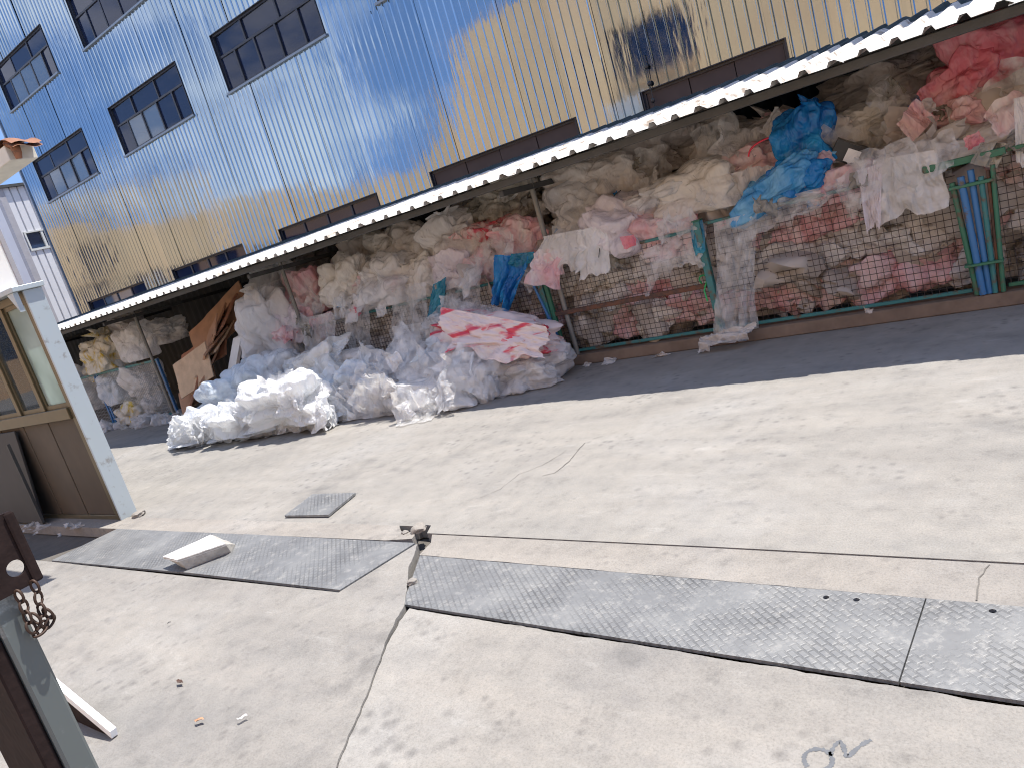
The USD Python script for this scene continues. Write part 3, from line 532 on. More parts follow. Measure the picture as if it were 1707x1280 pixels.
for Y in (5.74, 7.0, 8.3): obj('purlin', bev(SX0, 1.7, Y - 0.025, Y + 0.03, ZE + SL * (Y - YE) - 0.075, ZE + SL * (Y - YE) - 0.012), M_DARKSTEEL, shed)
for X in (-28.2, -24.2, -20.2, -16.2, -12.15, -8.15, -4.09, -0.02):
    obj('post', bar((X, 6.30, 0), (X, 6.30, ZE + SL * (6.3 - YE) - 0.06), 0.026, 12), M_POLE, shed, smooth=40)
    obj('rafter', bev(X - 0.025, X + 0.025, 5.775, 9.25, 1.80, 1.855), M_DARKSTEEL, shed)
def backwall():
    xs = np.arange(SX0, 1.7, 0.06); y = 9.31 - 0.02 * (np.floor(np.arange(len(xs)) / 2) % 2); Q = np.stack([np.stack([xs, y, xs * 0 + z], -1) for z in (0, 2.30)], 1); return quadgrid(Q)
obj('back_wall', backwall(), M_BACKWALL, shed)
tag(obj('plinth', bev(-5.6, 4.0, 6.24, 6.42, 0.001, 0.105, 0.008), M_KERB), 'low brown concrete plinth under the wire mesh fence', None, None, 'structure')

# ------------------------------------------------------------------ wire mesh panels
def mesh_panel(name, label, x0, x1, z0, z1, Y, frame, step=0.05, lean=0.0, group=None, rail=0.014, cat='mesh panel'):
    t = thing(name, label, cat, ((x0 + x1) / 2, Y, z0), group)
    f = lambda x, z: np.array([x, Y + lean * (z - z0) + 0.02 * math.sin(x * 2.1 + z), z])
    obj('frame', bev(x0, x1, Y - rail, Y + rail, z0 - rail, z0 + rail), frame, t); obj('frame', bev(x0, x1, Y - rail + lean, Y + rail + lean, z1 - rail, z1 + rail), frame, t)
    ms = []
    for x in np.arange(x0 + 0.02, x1 - 0.01, step):
        ms.append(tube([f(x, z) for z in np.linspace(z0 + rail, z1 - rail, 5)], 0.0026, 4))
    for z in np.arange(z0 + step, z1 - 0.02, step):
        ms.append(tube([f(x, z) + [0, -0.003, 0] for x in np.linspace(x0, x1, 9)], 0.0026, 4))
    obj('wire_mesh', cat_(ms), M_WIRE, t); return t
mesh_panel('wire_fence', 'rightmost wire mesh fence panel beyond the blue tubes', -0.40, 2.2, 0.14, 1.08, 6.32, M_GREENP)
p3 = mesh_panel('wire_fence', 'widest wire mesh fence panel between the hanging film and the blue tubes', -2.50, -0.62, 0.14, 1.08, 6.32, M_TEAL)
p2 = mesh_panel('wire_fence', 'wire mesh fence panel with a rusty middle rail and a green tie', -4.20, -2.56, 0.14, 1.05, 6.32, M_TEAL)
rail = obj('middle_rail', bev(-4.75, -2.58, 6.27, 6.30, 0.53, 0.575), M_RUST, p2)
tie = tube([(-2.60 + 0.03 * math.cos(a), 6.27 + 0.02 * math.sin(a * 2), 0.60 + 0.05 * math.sin(a)) for a in np.linspace(0, 6.3, 20)] + [(-2.60, 6.24, 0.52), (-2.59, 6.23, 0.42)], 0.007)
M_GTIE = plain('green_tie', (.02, .35, .10), 0.4, bump=0)
obj('green_tie', tie, M_GTIE, p2)
mesh_panel('wire_fence', 'wire mesh fence panel left of the teal post under the blue film', -5.45, -4.33, 0.14, 1.00, 6.34, M_TEAL)
mesh_panel('wire_fence', 'wire mesh panel half covered by hanging film behind the front heap', -7.05, -5.55, 0.10, 1.00, 6.36, M_TEAL)
mesh_panel('wire_fence', 'small wire mesh panel beside the black opening left of the heap', -8.05, -7.15, 0.10, 0.98, 6.36, M_POLE)
fp = thing('fence_post', 'teal and rust fence post at the red striped bag', 'fence post', (-4.26, 6.3, 0))
obj('post', bev(-4.31, -4.255, 6.25, 6.31, 0.0, 1.0), M_TEAL, fp); obj('post', bev(-4.245, -4.205, 6.26, 6.30, 0.0, 0.98), M_GREENP, fp); obj('brace', bar((-4.36, 6.24, 0.98), (-4.18, 6.24, 0.10), 0.014), M_BLUEP, fp)
fp = thing('fence_post', 'teal fence post hung with clear film between two mesh panels', 'fence post', (-2.53, 6.3, 0))
obj('post', bev(-2.57, -2.51, 6.25, 6.31, 0.105, 1.12), M_TEAL, fp); obj('cap', bev(-2.58, -2.50, 6.24, 6.32, 1.12, 1.13, 0.003), M_GREENP, fp)
bt = thing('tube_bundle', 'bundle of upright blue and green steel tubes tied to the fence', 'steel tubes', (-0.5, 6.26, 0.1))
for k, (dx, m_, r) in enumerate(((-0.10, M_GREENP, .020), (-0.055, M_BLUEP, .024), (-0.005, M_BLUEP, .022), (0.04, M_TEAL, .018), (0.075, M_RUST, .012), (0.10, M_GREENP, .016))):
    obj('tube', bar((-0.51 + dx * 0.8, 6.27 - 0.012 * (k % 2), 0.112), (-0.51 + dx * 1.25, 6.25 - 0.012 * (k % 2), 0.95 + 0.03 * ((k * 7) % 3)), r, 10), m_, bt, smooth=40)
obj('tie_band', bev(-0.64, -0.40, 6.215, 6.30, 0.33, 0.35), M_GREENP, bt); obj('tie_band', bev(-0.66, -0.39, 6.215, 6.30, 0.90, 0.925), M_GREENP, bt)
obj('cross_rail', bev(-0.80, -0.30, 6.225, 6.26, 1.06, 1.11), M_GREENP, bt)
# left cage
cg = thing('mesh_cage', 'blue framed wire mesh cage of white bags at the far left of the shed', 'mesh cage', (-13.4, 6.4, 0))
YC = 6.4
for x in (-15.6, -14.55, -14.44, -12.2): obj('upright', bev(x - 0.022, x + 0.022, YC - 0.02, YC + 0.02, 0.04, 1.06), M_BLUEP, cg)
for z in (0.10, 1.04): obj('rail', bev(-15.58, -12.22, YC - 0.016, YC + 0.016, z - 0.02, z + 0.02), M_TEAL, cg)
ms = [bar((x, YC, 0.12), (x, YC, 1.02), 0.0025, 4) for x in np.arange(-15.55, -12.22, 0.06)] + [bar((-15.58, YC - .004, z), (-12.22, YC - .004, z), 0.0025, 4) for z in np.arange(0.16, 1.02, 0.06)]
obj('wire_mesh', cat_(ms), plain('pale_wire', (.4, .42, .44), 0.4, 0.5, bump=0), cg)

# ------------------------------------------------------------------ plastic bags and film
ICO = {k: trimesh.creation.icosphere(k) for k in (2, 3, 4, 5)}
from scipy.spatial import cKDTree
def facets(u, n, rg):
    """flat facets with crisp ridges between them, as in crushed film"""
    k = rg.normal(size=(n, 3)); k /= np.linalg.norm(k, axis=1)[:, None]
    d, _ = cKDTree(k).query(u); d = d * d; return d / d.mean() - 1
def crumple(seed, size, box=0.35, fold=0.10, sub=4, flat=-0.75, star=0.0):
    """a stuffed, crushed plastic bag: size are half axes"""
    rg = np.random.default_rng(seed); m = ICO[sub]; u = m.vertices.copy()
    p = 2.0 + box * 5
    r = 1.0 / (np.sum(np.abs(u) ** p, 1) ** (1 / p))
    low = (fbm(u * 1.4 + seed * 3.7, 2, seed) - 0.5) * 0.9
    w = u + 0.28 * np.stack([noise(u * 2.1 + seed + 11 * k, seed + k) - 0.5 for k in range(3)], -1); w /= np.linalg.norm(w, axis=1)[:, None]
    d = 0.55 * (facets(w, 22, rg) - facets(w, 26, rg)) + 0.30 * (facets(w, 90, rg) - facets(w, 110, rg))
    if sub >= 4: d = d + 0.11 * (facets(w, 420, rg) - facets(w, 460, rg))
    v = u * (r * np.clip(1 + low + d * fold * 1.25, 0.45, 1.7))[:, None]
    if star:                                          # gathered towards the tied neck
        az = np.arctan2(u[:, 1], u[:, 0]); v[:, :2] *= (1 + star * np.clip(u[:, 2], 0, 1) * np.sin(az * 9 + 2 * noise(u * 2, seed)))[:, None]
    v[:, 2] = np.where(v[:, 2] < flat, flat + (v[:, 2] - flat) * 0.15, v[:, 2])
    return trimesh.Trimesh(v * np.array(size), m.faces, process=False)
def rotm(rx, ry, rz):
    return trimesh.transformations.euler_matrix(*np.radians([rx, ry, rz]))[:3, :3]
def neck(seed, h, r):
    """the twisted neck and flared mouth of a tied bag, standing on the origin"""
    n, k = 40, 12; rows = []
    for j in range(k):
        t = j / (k - 1); rad = r * (0.9 - 1.6 * t + 0.0) if t < 0.4 else r * (0.26 + (t - 0.4) * 1.5)
        a = np.linspace(0, 2 * math.pi, n); rr = rad * (1 + (0.15 + 0.35 * t) * np.sin(a * 7 + seed + t * 2) + 0.15 * np.sin(a * 3 + seed * 2))
        rows.append(np.stack([rr * np.cos(a), rr * np.sin(a), h * t + 0.15 * h * t * np.sin(a * 4 + seed)], -1))
    return quadgrid(np.array(rows))
def bag(px, py, Y, rx, rz, col, label, cat='plastic bag', name=None, depth=0.8, tilt=0, seed=None, sub=5, tied=0, fold=0.13, box=0.3, group=None, mat_=None, flat=-0.8, yaw=0, zfloor=None):
    c = at(px, py, Y); s = mpp(c); seed = seed or int(px * 7 + py * 3) % 9973
    size = np.array([rx * s * 1.12, depth * s * (rx + rz) / 2, rz * s])
    m = crumple(seed, size, box, fold, sub, flat, 0.10 if tied else 0.0)
    R_ = rotm(0, tilt, yaw); m.vertices = m.vertices @ R_.T + c
    if zfloor is not None: m.vertices[:, 2] = np.where(m.vertices[:, 2] < zfloor, zfloor + (m.vertices[:, 2] - zfloor) * 0.04, m.vertices[:, 2])
    mt = mat_ or P[col]; o = obj(name or 'plastic_bag', m, mt, smooth=28); tag(o, label, cat, group)
    if tied:
        k = neck(seed, size[2] * 0.55, size[0] * 0.42); k.vertices = k.vertices @ rotm(0, tied, 0).T @ R_.T + c + R_ @ np.array([size[0] * 0.5 * math.sin(math.radians(tied)), 0, size[2] * 0.80 * math.cos(math.radians(tied))])
        obj('tied_neck', k, mt, o, smooth=50)
    return o
def film(c4, col, label, name='plastic_film', cat='plastic film', n=(46, 56), amp=0.05, fu=7.0, fv=1.5, rag=0.12, seed=1, gather=0.0, belly=0.0, smooth=True, mat_=None, fine=0.35, floor=None):
    """a sheet of film between four corner points (top left, top right, bottom left, bottom right), hanging in folds with a ragged edge"""
    A, B, C, E = [np.asarray(q, float) for q in c4]; u, v = np.meshgrid(np.linspace(0, 1, n[0]), np.linspace(0, 1, n[1]), indexing='ij')
    one = np.zeros_like(u)
    ed = rag * (fbm(np.stack([u * 5, one + seed, one], -1), 3, seed) - 0.5) * 2; v2 = v * (1 + ed * v)
    es = rag * 0.6 * (fbm(np.stack([v * 4, one + seed * 2, one], -1), 3, seed + 1) - 0.5) * 2; u2 = u + es * (2 * u - 1) * 0.5
    if gather: u2 = 0.5 + (u2 - 0.5) * (1 - gather * np.sin(np.clip(v2, 0, 1) * math.pi))
    Q = (A * (1 - u2)[..., None] + B * u2[..., None]) * (1 - v2)[..., None] + (C * (1 - u2)[..., None] + E * u2[..., None]) * v2[..., None]
    nr = np.cross(B - A, C - A); nr /= np.linalg.norm(nr); nr = nr if nr[1] < 0 else -nr
    w = np.stack([u * fu + 0.8 * noise(np.stack([u * 2, v * 3, one], -1), seed), v * fv, one + seed], -1)
    d = amp * (np.abs(2 * noise(w, seed) - 1) * 2 - 0.7) * (0.45 + 0.75 * v) + amp * fine * (np.abs(2 * noise(w * 2.7, seed + 3) - 1) * 2 - 0.7) + amp * fine * 0.5 * (np.abs(2 * noise(w * np.array([6, 9, 1]), seed + 4) - 1) * 2 - 0.7)
    Q = Q + nr * (d + belly * np.sin(np.clip(v, 0, 1) * math.pi))[..., None]
    Q[..., 0] += amp * 0.4 * (fbm(w * 1.3 + 9, 2, seed + 5) - 0.5)
    if floor is not None: Q[..., 2] = np.maximum(Q[..., 2], floor)
    o = obj(name, quadgrid(Q), mat_ or P[col], smooth=smooth); return tag(o, label, cat)
def q4(tl, tr, bl, br): return [at(*tl), at(*tr), at(*bl), at(*br)]

# loose waste that fills the shed behind the bags
def scraps(N, seed, where, rlo, rhi, sub=2):
    rg = np.random.default_rng(seed); V, F_, k = [], [], 0
    tris = []
    for i in range(N):
        c = where(rg)
        if c is None: continue
        r = rg.uniform(rlo, rhi)
        if rg.random() < 0.6:
            m = crumple(int(rg.integers(1, 9000)), (r, r * rg.uniform(.6, 1), r * rg.uniform(.45, .8)), rg.uniform(0, .4), 0.16, sub); v = m.vertices; f = m.faces
        else:
            a, b = np.meshgrid(np.linspace(-1, 1, 9), np.linspace(-1, 1, 9), indexing='ij'); w = np.stack([a * 1.7, b * 1.7, a * 0 + i], -1)
            q = np.stack([a * r * 1.3, b * r * 1.1, r * 1.1 * (np.abs(2 * noise(w, i) - 1) - .3) + r * .4 * (noise(w * 2.3, i + 1) - .5)], -1); m = quadgrid(q); v = m.vertices; f = m.faces
        R_ = rotm(*rg.uniform(-180, 180, 3)); tris.append(trimesh.Trimesh(v @ R_.T + c, f, process=False))
    return cat_(tris)
def heap_top(x): return np.interp(x, [-9.2, -8.6, -7.6, -6, -4.5, -3, -1.5, 0, 2], [0.25, 0.9, 1.35, 1.5, 1.6, 1.62, 1.62, 1.70, 1.7])
def inside(rg):
    x = rg.uniform(-9.0, 1.8); y = rg.uniform(6.5, 8.6); zmax = heap_top(x) * np.clip(0.62 + (y - 6.5) * 0.45, 0, 1.0); z = zmax - abs(rg.normal(0, 0.28)) if rg.random() < .7 else rg.uniform(0.15, 1.0)
    if z < 0.12: z = 0.15
    if z < zmax - 0.35 and y > 7.1: y = rg.uniform(6.5, 6.85)
    return np.array([x, y, z])
hp = obj('waste_heap', scraps(620, 11, inside, 0.10, 0.24), M_HEAP, smooth=40); tag(hp, 'loose crumpled plastic waste filling the shed between the bags', 'plastic waste', None, 'stuff')
core = quadgrid(np.stack([np.stack([np.full(40, y) + 0.08 * np.sin(np.arange(40) * 1.7 + y * 5) if False else np.linspace(-9.1, 1.9, 40), np.full(40, y), np.maximum(0.1, heap_top(np.linspace(-9.1, 1.9, 40)) * f - 0.18)], -1) for y, f in ((6.75, 0.0), (6.8, 0.62), (7.3, 0.92), (8.0, 1.0), (9.2, 1.05))], 0))
obj('waste_core', core, P['beige'], hp, smooth=40)

def over(rg):
    x = rg.uniform(-8.6, 1.0); z = rg.uniform(0.95, heap_top(x) + .12); return np.array([x, 6.28 + max(0, z - 1.1) * 1.0 + rg.uniform(-.1, .2), z])
def sheets(N, seed, where, lo, hi):
    rg = np.random.default_rng(seed); out = []
    for i in range(N):
        c = where(rg); r = rg.uniform(lo, hi); a, b = np.meshgrid(np.linspace(-1, 1, 15), np.linspace(-1, 1, 15), indexing='ij'); w = np.stack([a * 1.9, b * 0.9, a * 0 + i * 1.7], -1)
        hgt = r * (0.55 * (np.abs(2 * noise(w, i) - 1) - .3) + .28 * (np.abs(2 * noise(w * 2.3, i + 1) - 1) - .3) + .12 * (np.abs(2 * noise(w * 5, i + 2) - 1) - .3))
        ed = 1 + 0.35 * (noise(np.stack([np.arctan2(b, a) * 2, a * 0 + i, a * 0], -1), i) - .5)
        q = np.stack([a * r * ed, -hgt - 0.02, b * r * 0.9 * ed], -1).reshape(-1, 3) @ rotm(rg.uniform(-50, 20), rg.uniform(-40, 40), rg.uniform(-30, 30)).T + c
        out.append(quadgrid(q.reshape(15, 15, 3)))
    return cat_(out)
obj('clear_sheets', sheets(60, 51, over, .10, .26), P['clear'], hp, smooth=40); obj('white_sheets', sheets(26, 52, over, .08, .20), P['white'], hp, smooth=40); obj('rosy_sheets', sheets(16, 53, over, .08, .18), P['rose'], hp, smooth=40)
def flatten(m, z, k=1.0):
    m.vertices[:, 2] *= k
    m.vertices[:, 2] = np.maximum(m.vertices[:, 2], z); return m
obj('coloured_scraps', sheets(26, 61, over, .03, .09), P['red'], hp, smooth=40); obj('blue_scraps', sheets(16, 62, over, .03, .08), P['blue'], hp, smooth=40); obj('dark_scraps', sheets(40, 63, over, .03, .10), P['olive'], hp, smooth=40)
BEH = 'bags packed behind'
WORD = {'red': 'red', 'rose': 'rosy', 'white': 'white', 'pink': 'pink', 'beige': 'beige', 'cream': 'cream', 'dim': 'dull', 'grey': 'grey'}
ORD = ['first', 'second', 'third', 'fourth', 'fifth', 'sixth', 'seventh', 'eighth', 'ninth', 'tenth', 'eleventh', 'twelfth']
ROW = ['lowest', 'middle', 'top']
def behind(x0, x1, zs, cols, seed, lab):
    rg = np.random.default_rng(seed); i = 0
    for zi, z in enumerate(zs):
        x = x0 + rg.uniform(0.05, 0.2); n_ = 0
        while x < x1:
            r = rg.uniform(0.15, 0.24); c = np.array([x + r * .6, 6.62 + rg.uniform(-.03, .06), z + rg.uniform(-.04, .04)])
            m = crumple(int(rg.integers(1, 9999)), (r, r * 0.75, rg.uniform(.13, .19)), rg.uniform(.1, .4), 0.13, 4); m.vertices = m.vertices @ rotm(0, rg.uniform(-25, 25), rg.uniform(-30, 30)).T + c
            m.vertices[:, 1] = np.maximum(m.vertices[:, 1], 6.40 + (m.vertices[:, 1] - 6.40) * 0.05)
            col = cols[int(rg.integers(len(cols)))]; tag(obj('packed_bag', m, P[col], smooth=28), f'{WORD[col]} bag, {ORD[n_]} from left, {ROW[zi]} row behind the {lab}', 'plastic bag', BEH + ' ' + lab); n_ += 1
            x += r * 1.45; i += 1
behind(-2.5, -0.62, (0.30, 0.58, 0.86), ['rose', 'white', 'pink', 'pink', 'beige', 'white', 'rose', 'white'], 3, 'widest mesh')
behind(-4.2, -2.6, (0.28, 0.55, 0.82), ['rose', 'white', 'pink', 'white', 'cream', 'pink'], 4, 'rusty railed mesh')
behind(-0.45, 0.9, (0.30, 0.58, 0.86), ['dim', 'beige', 'white', 'rose'], 5, 'mesh right of the blue tubes')
behind(-5.5, -4.35, (0.4, 0.7, 0.95), ['rose', 'cream', 'beige', 'white'], 6, 'mesh left of the teal post')
behind(-8.0, -5.6, (0.35, 0.65, 0.92), ['cream', 'white', 'beige', 'grey'], 7, 'film hung mesh')

T = 'behind the mesh fence'
bags = [  # px, py, Y, rx, rz, colour, label, extra
 (1690, 100, 7.0, 66, 62, 'red', 'big red and pink bag topmost at the right edge under the roof', {}),
 (1610, 138, 6.85, 44, 42, 'red', 'round pink bag with red patches left of the big red bag', dict(tied=20)),
 (1600, 192, 6.65, 32, 26, 'pink', 'pale pink rolled bag below the round pink bag', dict(box=.1)),
 (1655, 185, 6.75, 40, 34, 'rose', 'rosy bag wedged under the big red bag at the right', {}),
 (1640, 236, 6.55, 62, 25, 'cream', 'long cream bag lying on top of the blue tubes', dict(box=.15, fold=.06)),
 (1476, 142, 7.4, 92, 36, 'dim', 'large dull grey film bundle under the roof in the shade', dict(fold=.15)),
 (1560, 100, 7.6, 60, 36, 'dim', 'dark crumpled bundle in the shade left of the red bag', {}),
 (1449, 204, 6.9, 50, 30, 'cream', 'cream bag with a pinched knot under the dull grey bundle', dict(tied=50)),
 (1384, 232, 6.8, 34, 34, 'beige', 'beige sack right beside the round blue bag', dict(tied=-20)),
 (1338, 236, 6.6, 42, 50, 'blue', 'round dark blue bag high in the heap', dict(tied=35, fold=.08)),
 (1296, 318, 6.42, 66, 34, 'sky', 'light blue bag slumped over the top of the fence', dict(tilt=-18, fold=.14)),
 (1335, 300, 6.40, 40, 30, 'blue', 'deep blue bag at the right end of the light blue bag', dict()),
 (1540, 180, 6.95, 20, 18, 'blue', 'small blue bag left of the pale pink roll', {}),
 (1505, 225, 6.75, 36, 26, 'grey', 'grey film bag below the small blue bag', {}),
 (1510, 270, 6.55, 56, 30, 'beige', 'beige bag under the small blue one above the hanging cloth', dict(fold=.14)),
 (1262, 228, 7.1, 46, 28, 'dim', 'dull tan bag with a pointed neck under the roof edge', dict(tied=40)),
 (1265, 278, 6.75, 50, 34, 'rose', 'pinkish bag left of the round blue bag', {}),
 (1350, 290, 6.42, 28, 22, 'pink', 'small pink bag below the round blue bag', {}),
 (1400, 312, 6.5, 44, 28, 'rose', 'rosy bag below the black and white carton', dict()),
 (1170, 320, 6.6, 66, 40, 'cream', 'large cream bag in the middle of the heap', dict(fold=.07)),
 (1095, 330, 6.5, 38, 17, 'grey', 'shiny grey film packet left of the large cream bag', dict(fold=.18)),
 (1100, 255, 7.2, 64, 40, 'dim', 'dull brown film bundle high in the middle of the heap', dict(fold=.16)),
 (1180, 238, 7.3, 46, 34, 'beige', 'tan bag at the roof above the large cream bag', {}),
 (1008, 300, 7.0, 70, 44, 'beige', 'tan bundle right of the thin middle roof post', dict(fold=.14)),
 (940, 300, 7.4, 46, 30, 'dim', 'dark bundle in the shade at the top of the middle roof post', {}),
 (1045, 385, 6.55, 62, 48, 'lilac', 'large lilac white film bundle above the rusty railed panel', {}),
 (1120, 392, 6.5, 46, 40, 'rose', 'pinkish bag left of the teal post above the mesh', {}),
 (970, 350, 6.8, 56, 40, 'grey', 'pale grey film bundle above the hanging white sheet', {}),
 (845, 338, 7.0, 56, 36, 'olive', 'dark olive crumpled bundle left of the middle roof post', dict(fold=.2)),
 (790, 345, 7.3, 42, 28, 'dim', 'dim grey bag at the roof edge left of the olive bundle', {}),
 (862, 402, 6.6, 42, 32, 'rose', 'pale pink bag just above the teal blue cloth', {}),
 (812, 395, 6.7, 34, 24, 'redspot', 'bag with a bright red spot left of the pale pink bag', {}),
 (757, 402, 6.7, 42, 38, 'white', 'white pointed bag left of the red spotted bag', dict(tied=-10)),
 (765, 452, 6.5, 36, 28, 'lilac', 'lilac bag with a purple band below the white pointed bag', {}),
 (806, 450, 6.55, 30, 30, 'rose', 'cream pink bag between the lilac bag and the teal cloth', {}),
 (702, 420, 7.0, 58, 42, 'beige', 'beige film bundle under the roof edge in the left half', dict(fold=.15)),
 (648, 425, 7.0, 42, 34, 'cream', 'cream film bag right of the cream tied bag', dict(fold=.15)),
 (655, 470, 6.55, 52, 42, 'white', 'big white bag over the film covered mesh', {}),
 (708, 468, 6.6, 40, 34, 'cream', 'cream bag left of the small teal cloth', {}),
 (604, 424, 7.3, 38, 34, 'beige', 'tan pointed bag highest at the left of the heap', dict(tied=-25)),
 (585, 470, 6.65, 42, 40, 'cream', 'cream tied bag above the film covered mesh', dict()),
 (520, 488, 6.8, 42, 40, 'pink', 'pink film bag next to the tall white bundle', dict(fold=.17)),
 (517, 445, 7.6, 28, 24, 'dim', 'grey film bag in the shade above the pink bag', {}),
 (456, 560, 6.4, 46, 62, 'white', 'tall white film bundle at the left end of the heap', dict(tied=10, fold=.14)),
 (462, 480, 6.9, 34, 42, 'grey', 'pointed grey white film bundle on top of the tall white bundle', dict(tied=0, fold=.14)),
 (500, 540, 6.5, 26, 34, 'lilac', 'greyish lilac bag with a dark tie beside the black opening', {}),
]
for (px, py, Y, rx, rz, col, lab, ex) in bags: bag(px, py, Y, rx, rz, col, lab, **ex)

# front heap, on the ground
front = [
 (770, 618, 5.75, 84, 42, 'ice', 'big clear bag with a bluish sheen under the red striped bag', dict(tilt=6, tied=-35)),
 (742, 655, 5.45, 62, 36, 'white', 'grey white bag lowest at the right of the front heap', dict(flat=-.6, tied=40)),
 (870, 622, 5.75, 66, 36, 'grey', 'smoky grey film bag at the right end of the front heap', dict(fold=.14)),
 (905, 606, 6.0, 32, 30, 'clear', 'small smoky film bag against the fence post', dict(fold=.14)),
 (648, 660, 5.45, 56, 36, 'grey', 'dark grey film bag between the white bags in front', dict(flat=-.6, tied=30)),
 (592, 650, 5.5, 42, 40, 'ice', 'bluish white bag left of the dark grey film bag', {}),
 (600, 602, 5.95, 46, 24, 'white', 'smooth white rolled bag above the dark grey film bag', dict(box=.1, fold=.05)),
 (535, 612, 5.8, 56, 30, 'cream', 'cream stuffed clear bag with a white edge in the front heap', dict(fold=.14, tilt=-12)),
 (485, 672, 5.10, 78, 46, 'snow', 'dazzling white film bundle in the sun', dict(flat=-.6, fold=.18)),
 (405, 700, 5.02, 58, 32, 'snow', 'low white film bundle at the sunlit foot of the heap', dict(flat=-.5, fold=.2)),
 (338, 712, 5.0, 46, 28, 'snow', 'leftmost white film bundle at the foot of the heap', dict(flat=-.5, fold=.18)),
 (428, 640, 5.7, 48, 36, 'ice', 'bluish clear bag below the tall white bundle', dict()),
 (378, 668, 5.5, 48, 34, 'ice', 'bluish clear bag leftmost of the front heap', dict()),
 (690, 600, 6.05, 36, 24, 'clear', 'shiny clear film bag left of the big clear bag', dict(fold=.2)),
 (470, 620, 6.0, 44, 30, 'grey', 'grey film bag behind the dazzling white bundle', {}),
]
for (px, py, Y, rx, rz, col, lab, ex) in front:
    c = at(px, py, Y); bag(px, py, Y, rx, rz, col, lab, sub=5, zfloor=0.012, **ex)
film(q4((733, 512, 5.62), (912, 545, 5.62), (745, 585, 5.45), (905, 600, 5.45)), 'white', 'red striped flap of film hanging off the striped bag', amp=.04, fu=4, fv=3, seed=41, rag=.3, mat_=M_REDSTRIPE, name='striped_film')
bag(828, 556, 5.85, 92, 30, 'white', 'red striped white bag lying on top of the front heap', mat_=M_REDSTRIPE, tilt=14, sub=5, fold=.14, box=.3, name='striped_bag')
def infront(rg):
    x = rg.uniform(-9.6, -4.6); y = rg.uniform(5.35, 6.2); lim = np.interp(x, [-9.6, -8.6, -7, -5.5, -4.6], [.08, .25, .38, .5, .3])
    return np.array([x, y, rg.uniform(0.05, max(.06, lim * np.clip((y - 5.15) / .7, .2, 1)))])
hp2 = obj('loose_film', scraps(170, 13, infront, 0.08, 0.17), P['grey'], smooth=40); tag(hp2, 'loose clear film filling the gaps of the front heap on the ground', 'plastic film', None, 'stuff')
def foot(rg):
    t = rg.random(); a, b = gr(290, 742), gr(930, 625); c = a + (b - a) * t + np.array([0, rg.normal(0, .10) - .02, 0]); return np.array([c[0], c[1], 0.02])
tag(obj('film_shreds', scraps(70, 17, foot, 0.03, 0.10), P['snow'], smooth=40), 'white shreds of film along the foot of the front heap', 'plastic film', None, 'stuff')

def onfront(rg):
    x = rg.uniform(-9.3, -4.6); y = rg.uniform(5.0, 5.8); return np.array([x, y, np.interp(x, [-9.3, -8.6, -7, -5.5, -4.6], [.1, .25, .38, .48, .3]) * np.clip((y - 4.85) / .6, .15, 1.1) + rg.uniform(-.02, .08)])
obj('clear_sheets', flatten(sheets(48, 71, onfront, .10, .28), .014), P['clear'], hp2, smooth=40); obj('white_sheets', flatten(sheets(30, 72, onfront, .08, .20), .014), P['snow'], hp2, smooth=40)
def spill(rg):
    t = rg.random(); a, b = gr(290, 748), gr(560, 712); c = a + (b - a) * t; return np.array([c[0], c[1] + abs(rg.normal(0, .18)), 0.02 + abs(rg.normal(0, .06))])
obj('sunlit_sheets', flatten(sheets(80, 73, spill, .06, .20), .014), P['snow'], hp2, smooth=40)
def onsun(rg):
    p, Y, r = [((485, 672), 5.10, .36), ((405, 700), 5.02, .27), ((338, 712), 5.0, .22), ((540, 690), 5.15, .2)][int(rg.integers(4))]; c = at(*p, Y); a = rg.uniform(0.1, math.pi - .1); return c + np.array([r * 1.3 * math.cos(a), rg.uniform(-.30, -.05), r * .55 * math.sin(a)])
obj('sunlit_sheets', flatten(sheets(46, 74, onsun, .07, .17), .014), P['snow'], hp2, smooth=40); obj('clear_sheets', flatten(sheets(26, 75, onsun, .08, .2), .014), P['clear'], hp2, smooth=40)
# hanging sheets and cloths
film(q4((1190, 372, 6.22), (1262, 352, 6.22), (1186, 566, 6.20), (1262, 545, 6.20)), 'clear', 'long strip of clear film hanging down the fence to the ground', amp=.04, fu=5, seed=5, gather=.15, floor=0.11)
film(q4((1168, 560, 6.16), (1260, 540, 6.16), (1160, 590, 6.02), (1245, 566, 6.02)), 'beige', 'beige film bunched at the foot of the long hanging strip', amp=.05, fu=4, fv=4, seed=6, n=(36, 20), floor=0.012)
film(q4((905, 395, 6.24), (972, 382, 6.24), (880, 470, 6.2), (972, 452, 6.2)), 'white', 'white ragged sheet hanging over the teal fence post', amp=.04, fu=6, rag=.35, seed=8, gather=-.1)
film(q4((965, 385, 6.25), (1012, 372, 6.25), (965, 466, 6.22), (1018, 450, 6.22)), 'snow', 'square white cloth hanging beside the ragged sheet', amp=.02, fu=3, seed=9)
film(q4((1456, 268, 6.25), (1560, 250, 6.25), (1462, 372, 6.22), (1585, 340, 6.22)), 'white', 'broad off white cloth hanging over the fence left of the blue tubes', amp=.028, fu=5, seed=10, name='hanging_cloth')
film(q4((1430, 285, 6.22), (1470, 272, 6.22), (1445, 385, 6.20), (1468, 376, 6.20)), 'lilac', 'narrow pale sheet hanging at the left of the broad cloth', amp=.03, fu=3, seed=11)
film(q4((825, 425, 6.26), (886, 428, 6.26), (815, 512, 6.22), (850, 520, 6.22)), 'blue', 'bright blue cloth draped over the mesh below the pale pink bag', amp=.04, fu=5, seed=12, name='blue_cloth', cat='cloth', rag=.25)
